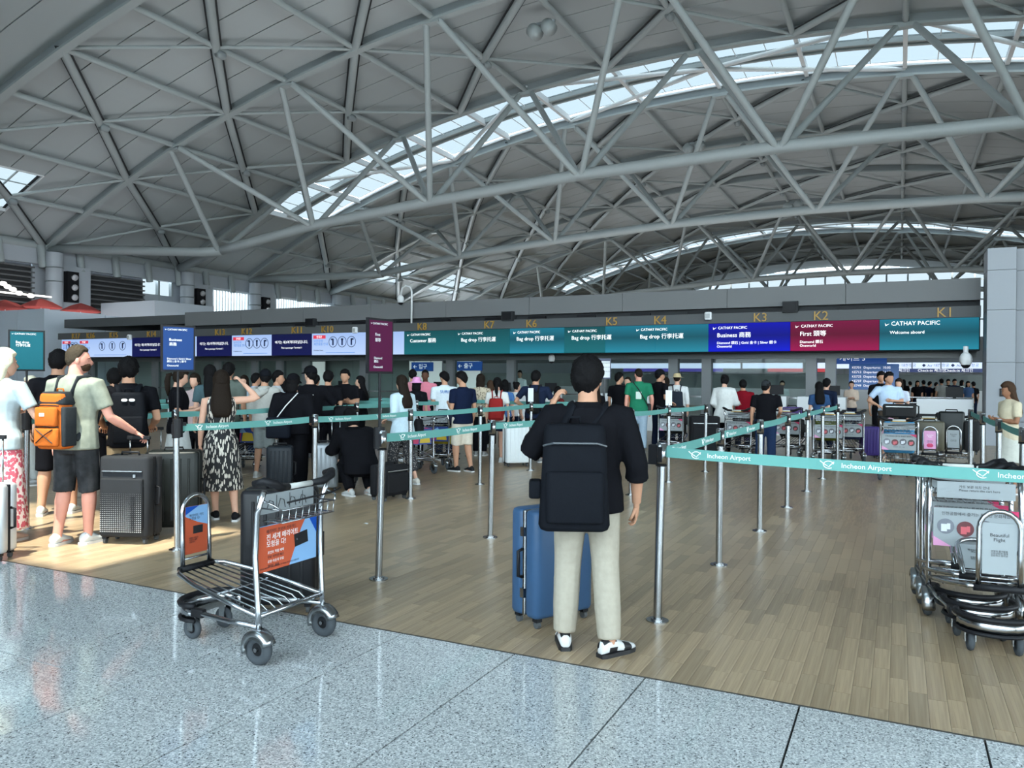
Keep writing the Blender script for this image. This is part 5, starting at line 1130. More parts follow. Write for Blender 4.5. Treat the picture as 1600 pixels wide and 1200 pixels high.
# ---- printed cloths
def leaf_cloth(name, dark, light, scale, thr=0.5, rot=0.6, stretch=3.5):
    if name in MATS: return MATS[name]
    m, nt, b = nodes_of(name); N = nt.nodes; L = nt.links
    tc = N.new('ShaderNodeTexCoord'); outs = []
    for k, r in enumerate((rot, -rot * 1.1)):
        mp = N.new('ShaderNodeMapping'); mp.inputs['Rotation'].default_value = (0, r, 0.3); mp.inputs['Scale'].default_value = (scale, scale, scale / stretch); mp.inputs['Location'].default_value = (k * 3.3, 0, 0)
        L.new(tc.outputs['Object'], mp.inputs[0]); v = N.new('ShaderNodeTexVoronoi'); v.inputs['Scale'].default_value = 1.0; L.new(mp.outputs[0], v.inputs['Vector'])
        t = N.new('ShaderNodeMath'); t.operation = 'LESS_THAN'; t.inputs[1].default_value = thr; L.new(v.outputs['Distance'], t.inputs[0]); outs.append(t.outputs[0])
    mxx = N.new('ShaderNodeMath'); mxx.operation = 'MAXIMUM'; L.new(outs[0], mxx.inputs[0]); L.new(outs[1], mxx.inputs[1])
    x = N.new('ShaderNodeMix'); x.data_type = 'RGBA'; x.inputs[6].default_value = (*dark, 1); x.inputs[7].default_value = (*light, 1); L.new(mxx.outputs[0], x.inputs[0]); L.new(x.outputs[2], b.inputs['Base Color']); b.inputs['Roughness'].default_value = 0.85
    MATS[name] = m; return m
LEAF = leaf_cloth('leaf_print', (0.012, 0.012, 0.014), (0.62, 0.57, 0.50), 44, 0.33, 0.75, 4.5)
CAMO = mat('camo_print', s2l(132, 136, 124), 0.9, noise=0.35, scale=16, spec=0.04)
PINKP = leaf_cloth('pink_print', s2l(232, 214, 212), s2l(196, 88, 104), 30, 0.42, 0.8, 1.4)
DOTS = leaf_cloth('dark_dot_print', (0.02, 0.02, 0.024), (0.28, 0.25, 0.24), 40, 0.25, 0.4, 1.2)
FLOR = leaf_cloth('floral_print', s2l(186, 172, 150), s2l(110, 100, 84), 26, 0.3, 0.4, 1.2)
GREYP = mat('grey_print', (0.03, 0.031, 0.034), 0.9, noise=0.8, scale=11, spec=0.04)
BK = (0.007, 0.007, 0.009); WH = (0.70, 0.71, 0.73); NV = (0.012, 0.018, 0.04); BEI = s2l(178, 168, 152); DEN = s2l(62, 84, 118); GRY = s2l(150, 152, 150)
# ---- the man in the foreground
person('main', 915, 1016, 560, 24, 'man in black T-shirt and beige trousers with a black backpack, seen from behind', (BK, 'half'), (s2l(163, 155, 141), 'long'), (0.6, 0.6, 0.6), 'mid', ('black', 'short'), (((0.09, -0.03, -0.29), (0.10, 0.06, -0.53)), ((0.15, 0.02, -0.24), (0.015, 0.05, 0.045))), ((0.13, -0.05), (-0.12, 0.08)), lod=0, toes=(-52, 4), look=(-18, 0), loose=0.022, wide=1.04)
e, bm_, (dx, yb, zz, w_, d, h) = backpack('main', 'large black backpack hanging low on the man in beige trousers', (0.008, 0.009, 0.012), 0.40, 0.60, 0.20, 1.07, dx=-0.085)
MB().tube([(dx - w_ * 0.44, yb - 0.07, zz + h * 0.30), (dx - w_ * 0.3, yb - 0.115, zz + h * 0.33), (dx + w_ * 0.3, yb - 0.115, zz + h * 0.33), (dx + w_ * 0.44, yb - 0.07, zz + h * 0.30)], 0.006, 6).build('zip', mat('zip_grey', (0.06, 0.07, 0.08), 0.4), e); MB().rbox((dx - w_ / 2 - 0.02, yb + 0.02, zz - h * 0.12), (0.07, 0.14, 0.10), 0.02).build('side_pouch', bm_, e, True)
blk = mat('shoe_black', (0.01, 0.01, 0.012), 0.5)
for o in PEOPLE['main'][0].children:                                    # black panels on the white trainers
    if o.name.startswith('shoe'):
        c = o; vs_ = [v.co.copy() for v in o.data.vertices]; cx_ = sum((v.x for v in vs_)) / len(vs_); y0 = min(v.y for v in vs_); y1 = max(v.y for v in vs_)
        o.data.materials.append(blk)
        for p_ in o.data.polygons:
            t = (p_.center.y - y0) / (y1 - y0); z = p_.center.z
            if (z > 0.085 and t < 0.55) or (0.42 < t < 0.62 and z > 0.03) or (z < 0.03 and t < 0.4) or (0.12 < t < 0.26 and z < 0.07): p_.material_index = 1
        for c2 in o.children: c2.data.materials[0] = blk
# ---- left group
person('orange', 118, 850, 540, 15, 'tall bearded man in camouflage T-shirt and dark shorts carrying an orange backpack', (GRY, 'short'), (BK, 'bermuda'), (0.62, 0.64, 0.64), 'pink', ('ash', 'crew'), (((0.09, 0.06, -0.28), (0.16, 0.30, -0.43)), 'down'), ((0.09, 0.07), (-0.11, -0.05)), lod=0, look=(-48, 0), topmat=CAMO, botmat=GREYP, loose=0.012, wide=1.05)
e0, k, H = PEOPLE['orange']
bd = MB(); bd.loft([[Vector((0.052 * math.sin(R_(a)) * kk, 0.03 + 0.062 * math.cos(R_(a)) * kk, z)) for a in range(0, 360, 24)] for z, kk in ((-0.112, 0.75), (-0.10, 1.02), (-0.07, 1.18), (-0.045, 1.16), (-0.04, 0.9))]); R3 = Matrix.Rotation(R_(-48), 3, 'Z'); hc = Vector((0, 0.022 * k, 1.635 * k))
bd.v = [tuple(hc + R3 @ (Vector(v) * k)) for v in bd.v]; bd.build('beard', HAIR['brown'], e0, True)
ORG = s2l(186, 96, 40); e, bm_, (dx, yb, zz, w_, d, h) = backpack('orange', 'orange and charcoal hiking backpack on the bearded man', ORG, 0.29, 0.52, 0.20, 1.10, accent=(0.03, 0.034, 0.038), style='strapaccent', pocket=False)
char = cloth((0.03, 0.034, 0.038)); MB().rbox((dx, yb + 0.01, zz + h * 0.40), (w_ * 1.0, d * 1.0, h * 0.24), 0.06, 4, taper=0.8).build('top_lid', char, e, True); MB().rbox((dx, yb - d / 2 - 0.015, zz + h * 0.08), (w_ * 0.78, 0.06, h * 0.34), 0.05, 4).build('round_pocket', bm_, e, True)
MB().rbox((dx, yb - d / 2 - 0.012, zz - h * 0.28), (w_ * 0.86, 0.055, h * 0.32), 0.03, 3).build('lower_pocket', bm_, e, True); MB().rbox((dx + w_ * 0.47, yb, zz - h * 0.1), (0.05, d * 0.8, h * 0.7), 0.02).build('side_mesh', char, e, True)
for z_ in (0.27, -0.10): MB().tube([(dx - w_ * 0.4, yb - d * 0.5, zz + h * z_), (dx, yb - d * 0.68, zz + h * (z_ + 0.01)), (dx + w_ * 0.4, yb - d * 0.5, zz + h * z_)], 0.006, 6).build('zip', M['black'], e)
for sg in (-1, 1): MB().tube([(dx - sg * w_ * 0.3, yb - d * 0.72, zz - h * 0.14), (dx, yb - d * 0.76, zz - h * 0.25), (dx + sg * w_ * 0.3, yb - d * 0.72, zz - h * 0.38)], 0.005, 5).build('bungee', M['black'], e)
MB().box((dx - 0.02, yb - d * 0.5 - 0.048, zz + h * 0.12), (0.05, 0.006, 0.03)).build('logo_patch', M['ink_w'], e)
person('blond', 3, 846, 546, 22, 'blond woman in white top and pink patterned skirt at the left edge', (s2l(172, 186, 192), 'short'), (WH, 'maxiskirt'), (0.5, 0.4, 0.35), 'light', ('blond', 'long'), ('side', 'phone'), female=True, lod=0, botmat=PINKP, look=(-35, 0))
person('bman', 90, 803, 548, 40, 'big man in black T-shirt and black shorts behind the orange backpack', (BK, 'short'), (BK, 'bermuda'), (0.5, 0.52, 0.52), 'mid', ('black', 'short'), ('down', 'relaxed'), ((0.12, 0.08), (-0.12, -0.05)), wide=1.12)
person('bl2', 50, 758, 588, 160, 'fair-haired woman in black half hidden by the teal sign pole', (BK, 'short'), (GRY, 'long'), (0.3, 0.3, 0.3), 'light', ('blond', 'long'), female=True)
person('khaki', 200, 822, 560, 52, 'man with a black backpack and khaki trousers behind the large suitcase', (BK, 'short'), (s2l(140, 122, 98), 'long'), (0.2, 0.2, 0.2), 'mid', ('black', 'short'), ('push', 'push'), lod=0, wide=1.08)
e, bm_, (dx, yb, zz, w_, d, h) = backpack('khaki', 'big square black backpack with small white logo on the man in khaki trousers', (0.008, 0.009, 0.011), 0.36, 0.58, 0.19, 1.12)
for sg in (-1, 1): MB().ell((dx + sg * 0.035, yb - d / 2 - 0.0, zz + h * 0.36), (0.03, 0.006, 0.018), 10, 6).build('logo', M['ink_w'], e)
person('k2', 178, 780, 577, 50, 'man in black partly hidden left of the man in khaki trousers', (BK, 'short'), (BK, 'long'), (0.1, 0.1, 0.1), 'mid')
person('phone', 278, 772, 575, -42, 'woman in black T-shirt and white skirt looking at her phone under the blue sign', (BK, 'short'), (s2l(200, 204, 205), 'skirt'), (0.5, 0.5, 0.5), 'light', ('dark', 'pony'), ('phone', 'phone'), female=True, look=(0, -18), wide=1.12)
person('facew', 305, 742, 584, 196, 'long-haired woman facing the camera behind the woman with the phone', (s2l(170, 150, 150), 'short'), (BK, 'long'), (0.4, 0.4, 0.4), 'light', ('dark', 'long'), ('fold', 'fold'), female=True)
person('dress', 345, 812, 580, 48, 'woman in a black and cream leaf-print sleeveless dress with a hand on her head', (BK, 'dress'), None, (0.012, 0.012, 0.014), 'light', ('dark', 'long'), (((0.24, 0.03, 0.02), (0.07, 0.02, 0.20)), 'down'), ((0.16, -0.10), (-0.06, 0.10)), female=True, lod=0, topmat=LEAF, wide=1.05)
person('tall1', 328, 754, 571, 60, 'woman with long dark hair behind the leaf-print dress', (s2l(70, 90, 96), 'short'), (BK, 'long'), (0.4, 0.4, 0.4), 'light', ('black', 'long'), female=True)
person('tall2', 356, 741, 568, 30, 'tall dark-haired man in grey green shirt behind the leaf-print dress', (s2l(96, 104, 98), 'short'), (BK, 'long'), (0.2, 0.2, 0.2), 'mid')
person('gl', 382, 712, 587, 190, 'woman in glasses facing the camera beyond the raised elbow', (s2l(90, 96, 96), 'short'), (BK, 'long'), (0.3, 0.3, 0.3), 'light', ('dark', 'bob'), female=True, lod=2)
person('hood', 413, 745, 578, 18, 'man in a pale grey hooded top, grey shorts and black cap', (s2l(176, 174, 168), 'half'), (s2l(132, 138, 138), 'bermuda'), (0.45, 0.45, 0.45), 'mid', ('black', 'short'), ('phone', 'down'), ((0.10, 0.05), (-0.10, -0.05)), hat=('cap', (0.01, 0.01, 0.012)), look=(25, 0), loose=0.02)
e0, k, H = PEOPLE['hood']; MB().tube([(-0.10 * k, -0.05 * k, 1.44 * k), (-0.07 * k, -0.13 * k, 1.40 * k), (0, -0.16 * k, 1.35 * k), (0.07 * k, -0.13 * k, 1.40 * k), (0.10 * k, -0.05 * k, 1.44 * k)], [0.03, 0.045, 0.055, 0.045, 0.03], 10).build('hood', cloth(s2l(176, 174, 168)), e0, True)
person('gman', 432, 732, 580, -60, 'man with glasses in pale shirt talking behind the grey hooded top', (s2l(186, 192, 196), 'short'), (NV, 'long'), (0.2, 0.2, 0.2), 'mid', ('black', 'short'), ('reach', 'down'))
person('blue1', 398, 714, 584, -20, 'man in pale blue shirt left of the grey hooded top', (s2l(168, 190, 212), 'long'), (NV, 'long'), (0.2, 0.2, 0.2), 'mid', ('black', 'short'))
person('capb', 457, 764, 585, 30, 'person in black cap and wide black trousers carrying a bag across the back', (BK, 'half'), (BK, 'wide'), (0.4, 0.4, 0.4), 'light', ('black', 'bob'), ('push', 'relaxed'), hat=('cap', (0.008, 0.008, 0.01)), look=(-20, -10), loose=0.03, wide=1.15)
person('capb2', 443, 722, 592, 50, 'small dark-haired person between the black cap and the grey hood', (s2l(150, 170, 190), 'short'), (BK, 'long'), (0.4, 0.4, 0.4), 'light', ('black', 'bob'), female=True, lod=2)
person('tee', 484, 755, 573, 38, 'man in black T-shirt with a white back print touching his shoulder', (BK, 'half'), (BK, 'long'), (0.5, 0.5, 0.5), 'light', ('black', 'short'), (((0.17, 0.02, -0.22), (0.0, 0.10, -0.02)), 'phone'), look=(40, 0), hat=('cap', (0.008, 0.008, 0.01)), loose=0.015)
e0, k, H = PEOPLE['tee']; MB().box((0, -0.150 * k, 1.22 * k), (0.055, 0.01, 0.15)).build('back_print', mat('print_grey', s2l(130, 150, 170), 0.8), e0); MB().box((0, -0.150 * k, 1.33 * k), (0.11, 0.01, 0.014)).build('back_print', M['ink_w'], e0)
person('b14', 512, 728, 580, 30, 'man in black seen from behind left of the counter clerk', (BK, 'short'), (BK, 'long'), (0.2, 0.2, 0.2), 'mid')
person('b15', 539, 722, 578, 200, 'man in black with folded arms facing the camera', (BK, 'short'), (BK, 'long'), (0.2, 0.2, 0.2), 'mid', arms=('fold', 'fold'))
person('b16', 564, 713, 588, 120, 'woman in black with dark hair beside the man with folded arms', (BK, 'long'), (BK, 'long'), (0.2, 0.2, 0.2), 'light', ('black', 'long'), female=True)
person('b17', 492, 716, 586, 20, 'dark-haired person behind the man with the back print', (BK, 'short'), (BK, 'long'), (0.2, 0.2, 0.2), 'mid', lod=2)
person('crouch', 566, 775, 660, 62, 'person in black crouching over a bag beside the maroon sign post', (BK, 'long'), (BK, 'long'), (0.55, 0.56, 0.56), 'light', ('black', 'bob'), ('reach', 'reach'), crouch=True, lean=0.55, look=(0, -35), loose=0.05, wide=1.15)
person('longw', 628, 755, 587, 75, 'woman with long dark hair, pale blue shirt and dotted wide trousers walking', (s2l(186, 204, 214), 'tunic'), (BK, 'cropped'), (0.62, 0.58, 0.52), 'light', ('dark', 'long'), ('down', 'push'), ((0.07, -0.24), (-0.07, 0.20)), female=True, botmat=DOTS, loose=0.02)
person('pinkhat', 650, 720, 590, 20, 'person in a pink bucket hat among the queue', (BK, 'short'), (BK, 'long'), (0.4, 0.4, 0.4), 'light', ('black', 'bob'), female=True, hat=('bucket', s2l(222, 150, 196)))
person('bk19', 644, 700, 578, 30, 'dark-haired man behind the pink hat', (s2l(196, 130, 140), 'short'), (BK, 'long'), (0.2, 0.2, 0.2), 'mid', lod=2)
person('pinks', 664, 702, 578, 200, 'dark-skinned man in pink shirt facing the camera', (s2l(206, 122, 138), 'short'), (BK, 'long'), (0.2, 0.2, 0.2), 'dark', ('black', 'crew'))
person('whiteT', 694, 719, 581, 35, 'man in white T-shirt with blue back print looking down', (s2l(205, 214, 220), 'short'), (NV, 'long'), (0.3, 0.3, 0.3), 'mid', ('black', 'short'), ('down', 'phone'), look=(35, -25), wide=1.05)
e0, k, H = PEOPLE['whiteT']; text('SURF', 0.09, (-0.10 * k, -0.150 * k, 1.33 * k), RX, mat('blue_print', s2l(70, 120, 190), 0.7), e0, ext=0.003)
person('navyT', 722, 737, 581, 70, 'man in navy T-shirt and beige shorts looking at his phone', (s2l(22, 30, 52), 'short'), (s2l(206, 196, 180), 'bermuda'), (0.02, 0.02, 0.022), 'mid', ('black', 'short'), ('down', 'phone'), ((0.08, -0.10), (-0.07, 0.10)), look=(20, -18), wide=1.1)
person('floral', 750, 712, 585, 20, 'person with wavy dark hair in a beige floral shirt', (BEI, 'half'), (BK, 'long'), (0.3, 0.3, 0.3), 'light', ('dark', 'bob'), female=True, topmat=FLOR)
person('redbp', 776, 722, 590, 22, 'woman in white T-shirt and dark shorts wearing a red backpack', (s2l(208, 208, 204), 'short'), (NV, 'mid'), (0.6, 0.6, 0.6), 'light', ('black', 'pony'), ('relaxed', 'down'), female=True)
e, bm_, (dx, yb, zz, w_, d, h) = backpack('redbp', 'small red backpack with a white logo', s2l(140, 40, 38), 0.30, 0.42, 0.15, 1.10)
MB().tube([(dx + 0.03 * math.cos(t * 0.63), yb - d / 2 - 0.048, zz + 0.01 + 0.03 * math.sin(t * 0.63)) for t in range(10)], 0.006, 5, True).build('logo', M['ink_w'], e)
person('k24', 766, 700, 595, 40, 'woman with brown hair behind the red backpack', (s2l(150, 120, 100), 'short'), (BK, 'long'), (0.3, 0.3, 0.3), 'light', ('brown', 'bob'), female=True, lod=2)
person('denim', 788, 706, 594, 20, 'person in a blue denim shirt right of the red backpack', (s2l(72, 108, 158), 'short'), (NV, 'long'), (0.3, 0.3, 0.3), 'light', ('black', 'bob'), female=True, lod=2)
person('wb', 806, 700, 597, -30, 'person in white top bending near the sixth counter', (s2l(210, 212, 214), 'short'), (NV, 'long'), (0.3, 0.3, 0.3), 'light', ('black', 'bun'), female=True, lod=2)
person('navyp', 836, 722, 580, 10, 'man in navy shirt with a dark backpack leaning on the counter', (s2l(26, 34, 56), 'short'), (BK, 'long'), (0.2, 0.2, 0.2), 'mid', ('black', 'short'), ('side', 'hip'), wide=1.12)
backpack('navyp', 'dark slim backpack on the man in navy', (0.012, 0.014, 0.02), 0.26, 0.42, 0.12, 1.15)
person('dred', 870, 712, 604, -20, 'person in dark red top mostly hidden behind the foreground man', (s2l(96, 36, 36), 'short'), (BK, 'long'), (0.2, 0.2, 0.2), 'light', ('black', 'long'), female=True, lod=2)
person('dkw', 931, 706, 600, 30, 'woman with long dark hair right of the foreground man', (BK, 'short'), (BK, 'long'), (0.2, 0.2, 0.2), 'light', ('dark', 'long'), female=True, lod=2)
person('bk27', 966, 701, 583, -10, 'man in black T-shirt left of the man in green', (BK, 'short'), (BK, 'long'), (0.3, 0.3, 0.3), 'mid', ('black', 'short'), look=(-40, 0))
person('org27', 981, 694, 589, 160, 'man in orange top behind the man in green', (s2l(214, 92, 52), 'short'), (BK, 'long'), (0.3, 0.3, 0.3), 'light', ('dark', 'crew'))
person('green', 997, 708, 576, 25, 'man in green T-shirt and light jeans with a black strap across the back', (s2l(36, 112, 84), 'short'), (s2l(150, 168, 184), 'long'), (0.3, 0.3, 0.3), 'pink', ('dark', 'crew'), ('relaxed', 'down'), look=(15, 0), wide=1.05)
e0, k, H = PEOPLE['green']; MB().box((-0.02, -0.152 * k, 1.20 * k), (0.12, 0.01, 0.16)).build('back_print', mat('print_pale', s2l(190, 205, 195), 0.8), e0)
e = empty('sling_bag', e0.location, e0.rotation_euler.z, 'thin black sling strap across the man in green', 'bag'); MB().tube([(-0.12 * k, -0.06 * k, 1.47 * k), (-0.02, -0.155 * k, 1.32 * k), (0.10 * k, -0.155 * k, 1.12 * k), (0.19 * k, -0.05, 0.98 * k)], [(0.008, 0.018)] * 4, 8).build('strap', M['black'], e); MB().rbox((0.22 * k, 0.04, 0.95 * k), (0.08, 0.2, 0.16), 0.03).build('pouch', M['black'], e)
person('cap27', 1029, 702, 578, -30, 'tall man in black with a black cap right of the man in green', (BK, 'short'), (NV, 'long'), (0.2, 0.2, 0.2), 'mid', ('black', 'short'), ('push', 'down'), hat=('cap', (0.01, 0.01, 0.012)), look=(-25, 0))
person('w27', 1040, 695, 590, 130, 'dark-haired woman between the black cap and the straw hat', (BK, 'short'), (BK, 'long'), (0.2, 0.2, 0.2), 'light', ('dark', 'bob'), female=True)
person('straw', 1057, 700, 584, 12, 'man in white shirt and straw hat wearing a navy backpack', (s2l(206, 208, 208), 'half'), (NV, 'long'), (0.3, 0.3, 0.3), 'light', ('dark', 'crew'), hat=('straw', s2l(186, 168, 132)))
backpack('straw', 'navy backpack on the man with the straw hat', (0.02, 0.026, 0.036), 0.32, 0.44, 0.16, 1.12)
person('wshirt', 1131, 712, 586, -8, 'woman in a long loose white shirt with a dark ponytail pushing a trolley', (s2l(205, 206, 204), 'tunic'), (BK, 'long'), (0.05, 0.05, 0.05), 'light', ('black', 'bun'), ('reach', 'push'), female=True, loose=0.035)
person('red29', 1160, 702, 594, 10, 'man in dark red T-shirt beyond the white shirt', (s2l(118, 20, 32), 'short'), (NV, 'long'), (0.2, 0.2, 0.2), 'mid', ('black', 'short'), wide=1.1)
person('cap30', 1196, 727, 595, 8, 'man in black T-shirt, jeans and grey cap', (BK, 'short'), (s2l(34, 48, 76), 'long'), (0.45, 0.46, 0.46), 'mid', ('black', 'short'), ('push', 'down'), hat=('cap', (0.03, 0.035, 0.04)), look=(-30, 0), wide=1.18)
person('lh31', 1279, 712, 597, 15, 'woman with very long dark hair and denim top near the second counter', (s2l(46, 72, 108), 'short'), (s2l(110, 112, 112), 'long'), (0.75, 0.75, 0.75), 'light', ('black', 'long'), ('fold', 'down'), female=True)
person('m31', 1290, 705, 592, -20, 'man in dark top leaning close to the long-haired woman', (NV, 'long'), (NV, 'long'), (0.7, 0.7, 0.7), 'light', ('black', 'short'))
person('ltblue', 1387, 714, 582, 205, 'man in pale blue T-shirt facing the camera near the doorway', (s2l(178, 198, 222), 'short'), (s2l(70, 60, 52), 'long'), (0.2, 0.2, 0.2), 'mid', ('black', 'short'), ('hip', 'fold'), look=(15, 0), wide=1.1)
person('bh32', 1375, 700, 581, 200, 'man with dark hair behind the pale blue T-shirt', (BK, 'short'), (BK, 'long'), (0.2, 0.2, 0.2), 'mid', lod=2)
person('ph32', 1404, 704, 592, 160, 'dark-haired woman behind the pale blue T-shirt at right', (s2l(196, 204, 220), 'short'), (BK, 'long'), (0.2, 0.2, 0.2), 'light', ('dark', 'bob'), female=True, lod=2)
person('girl', 1383, 722, 640, -60, 'small girl in pink and white leaning on the luggage', (s2l(222, 176, 196), 'short'), (s2l(176, 190, 196), 'mid'), (0.5, 0.4, 0.3), 'light', ('black', 'bob'), ('reach', 'reach'), female=True, lean=0.35, look=(0, -15))
person('cream', 1576, 772, 597, 118, 'woman with long brown hair in a cream blouse at the right edge', (s2l(196, 184, 160), 'short'), (s2l(190, 190, 182), 'skirt'), (0.4, 0.3, 0.25), 'tan', ('brown', 'long'), ('phone', 'fold'), female=True, look=(0, -14))
person('seat', 652 + 160, 690, 610, 190, 'clerk in a white blouse behind the sixth counter', (WH, 'short'), (NV, 'long'), (0.1, 0.1, 0.1), 'light', ('black', 'bun'), female=True, lod=2, group='counter clerks', at=(ony(812, 640, 26.2).x, 26.2, 0))
for i, (px, lb) in enumerate(((1110, 'clerk in white behind the counter left of the white shirt'), (1222, 'clerk in white behind the third counter'), (1330, 'clerk in cream behind the second counter'))):
    q = ony(px, 640, 26.3); s_ = (q - CAM0).dot(CF) / FPX; f_ = hor(px) + EYE / s_
    person('cl%d' % i, px, f_, f_ - 1.6 / s_, 185, lb, (s2l(200, 204, 206) if i < 2 else s2l(206, 186, 170), 'long'), (NV, 'long'), (0.1, 0.1, 0.1), 'light', ('dark', 'bun'), ('phone', 'phone'), female=True, lod=2, group='counter clerks', at=(q.x, 26.3, 0))
# far crowd seen through the open doorway
rc = random.Random(5)
tops = [(BK, 'black'), (WH, 'white'), (BK, 'black'), (BK, 'dark'), (NV, 'navy'), (BK, 'black'), (GRY, 'grey'), (BK, 'dark'), (NV, 'navy blue'), (WH, 'bright white'), (DEN, 'denim blue'), (BK, 'black')]
for i, px in enumerate((1412, 1422, 1433, 1443, 1452, 1462, 1471, 1481, 1491, 1502, 1512, 1521)):
    yy = 40 + rc.uniform(-2, 3); q = ony(px, 620, yy); s_ = (q - CAM0).dot(CF) / FPX; f_ = hor(px) + EYE / s_; hh = rc.uniform(1.55, 1.72)
    person('far%d' % i, px, f_, f_ - hh / s_, rc.choice((20, 200, 100, -60)), 'distant person in %s, %s from the left in the doorway crowd' % (tops[i][1], ('first', 'second', 'third', 'fourth', 'fifth', 'sixth', 'seventh', 'eighth', 'ninth', 'tenth', 'eleventh', 'last')[i]), (tops[i][0], 'short'), (NV, 'long'), (0.1, 0.1, 0.1), 'mid', ('black', rc.choice(('short', 'bob', 'short'))), female=bool(i % 2), lod=2, group='crowd beyond the doorway', at=(q.x, yy, 0))
# ================================================================ MORE LUGGAGE
c = suitcase(onz(205, 846), R_(22), 'large charcoal suitcase with pale dotted front and silver zip', (0.018, 0.019, 0.022), 0.50, 0.30, 0.78, 'soft', handle=0.16)
dots = MB(); 
for a in range(22):
    for b in range(20):
        rr = 0.0085 * (1 - b / 24); dots.box((-0.20 + 0.019 * a, -0.1845, 0.13 + 0.019 * b), (rr, 0.002, rr))
tag(dots.build('dot_print', mat('dot_white', (0.55, 0.56, 0.57), 0.6), c), kind='stuff'); MB().box((0.12, -0.184, 0.3), (0.045, 0.003, 0.34)).build('dark_band', M['black'], c); MB().box((0.12, -0.155, 0.66), (0.025, 0.01, 0.03)).build('badge', M['steel'], c)
suitcase(onz(-24, 874), R_(30), 'silver ribbed suitcase at the left edge beside the blond woman', (0.55, 0.57, 0.60), 0.44, 0.26, 0.60, 'ribbed', handle=0.40, metal=0.4)
suitcase(onz(272, 830), R_(40), 'large dark green black suitcase behind the blue sign post', (0.006, 0.008, 0.008), 0.52, 0.32, 0.78, 'ribbed')
suitcase(onz(238, 800), R_(50), 'white suitcase with black seam behind the man in khaki trousers', (0.66, 0.68, 0.70), 0.42, 0.27, 0.62, 'ribbed', handle=0.3)
suitcase(onz(437, 775), R_(40), 'dark navy suitcase with grey edge at the feet of the black cap', (0.012, 0.016, 0.022), 0.34, 0.3, 0.62, 'ribbed', trim=M['steel'])
suitcase(onz(508, 768), R_(40), 'silver grey suitcase between the black trousers and the crouching person', (0.26, 0.28, 0.30), 0.36, 0.25, 0.62, 'ribbed', handle=0.35, metal=0.5, trim=M['steel'])
suitcase(onz(536, 760), R_(20), 'dark slate suitcase carrying a black backpack', (0.02, 0.024, 0.028), 0.40, 0.27, 0.62, 'ribbed', handle=0.3)
p = onz(538, 752)
e = empty('backpack', (p.x, p.y, 0.70), R_(25), 'black backpack standing on a slate suitcase', 'backpack', 'backpacks on luggage'); MB().rbox((0, 0, 0.24), (0.36, 0.20, 0.46), 0.06, 4, taper=0.9).build('bag_body', cloth((0.012, 0.012, 0.014)), e, True); MB().rbox((0, -0.11, 0.18), (0.28, 0.05, 0.26), 0.025).build('front_pocket', cloth((0.016, 0.016, 0.018)), e, True); MB().tube([(-0.04, 0, 0.46), (-0.03, 0, 0.51), (0.03, 0, 0.51), (0.04, 0, 0.46)], 0.01, 7).build('grab_handle', M['black'], e, True)
suitcase(onz(608, 780), R_(80), 'black bag being packed beside the crouching person', (0.008, 0.008, 0.01), 0.46, 0.30, 0.40, 'soft')
suitcase(onz(806, 728), R_(45), 'tall white ribbed suitcase with black belt right of the red backpack', (0.66, 0.69, 0.70), 0.46, 0.28, 0.72, 'ribbed', handle=0.3)
suitcase(onz(1100, 715), R_(20), 'black suitcase stack right of the straw hat', (0.008, 0.008, 0.01), 0.6, 0.35, 0.80, 'soft')
# loaded trolleys further back
def load(e, dz, label, col, w_, d, h, style='ribbed', kind='suitcase', dy=0.4, dx=0.0):
    a = e.rotation_euler.z; p = e.location + Matrix.Rotation(a, 3, 'Z') @ Vector((dx, dy, 0))
    c = suitcase((p.x, p.y), a, label, col, w_, d, h, style, group='cases on trolleys'); c.location.z = dz
    return c
t = trolley(onz(678, 734), R_(8), 'trolley with printed board behind the woman in dotted trousers', 'multi'); load(t, 0.37, 'yellow suitcase lying on the trolley behind the dotted trousers', s2l(176, 160, 30), 0.44, 0.34, 0.30); load(t, 0.73, 'dark blue grey bag on top of the yellow suitcase', s2l(56, 62, 84), 0.46, 0.30, 0.22, 'soft')
t = trolley(onz(374, 738), R_(30), 'trolley with colourful board behind the leaf-print dress', 'multi')
t = trolley(onz(655, 742), R_(60), 'trolley with navy board beside the maroon sign post', 'multi')
t = trolley(onz(1047, 709), R_(0), 'trolley with pale board pushed by the man in the black cap', 'pinkarch'); load(t, 0.37, 'black suitcase on the trolley of the man in the black cap', BK, 0.46, 0.3, 0.55)
t = trolley(onz(1152, 716), R_(-10), 'trolley pushed by the woman in the white shirt', 'grey'); load(t, 0.37, 'dark suitcase on the trolley of the white shirt', (0.02, 0.02, 0.024), 0.46, 0.3, 0.5)
t = trolley(onz(1228, 716), R_(-10), 'trolley in front of the man with jeans and cap', 'grey'); load(t, 0.37, 'black suitcase with purple bag in front of the jeans', BK, 0.46, 0.3, 0.36); load(t, 0.79, 'small purple bag on top of a black suitcase', s2l(86, 66, 122), 0.36, 0.25, 0.2, 'soft')
t = trolley(onz(1294, 725), R_(8), 'trolley next to the long-haired woman', 'grey'); load(t, 0.37, 'olive green suitcase on the trolley by the long-haired woman', s2l(94, 104, 28), 0.44, 0.3, 0.48)
t = trolley(onz(1326, 722), R_(10), 'trolley with dark blue suitcase left of the pale blue T-shirt', 'grey'); load(t, 0.37, 'dark blue shiny suitcase on a trolley', s2l(30, 38, 66), 0.50, 0.34, 0.30); load(t, 0.72, 'navy flat case on top of the shiny suitcase', s2l(24, 28, 52), 0.5, 0.32, 0.2)
suitcase(onz(1358, 716), R_(15), 'purple suitcase left of the pale blue T-shirt', s2l(62, 48, 112), 0.36, 0.28, 0.60, 'ribbed')
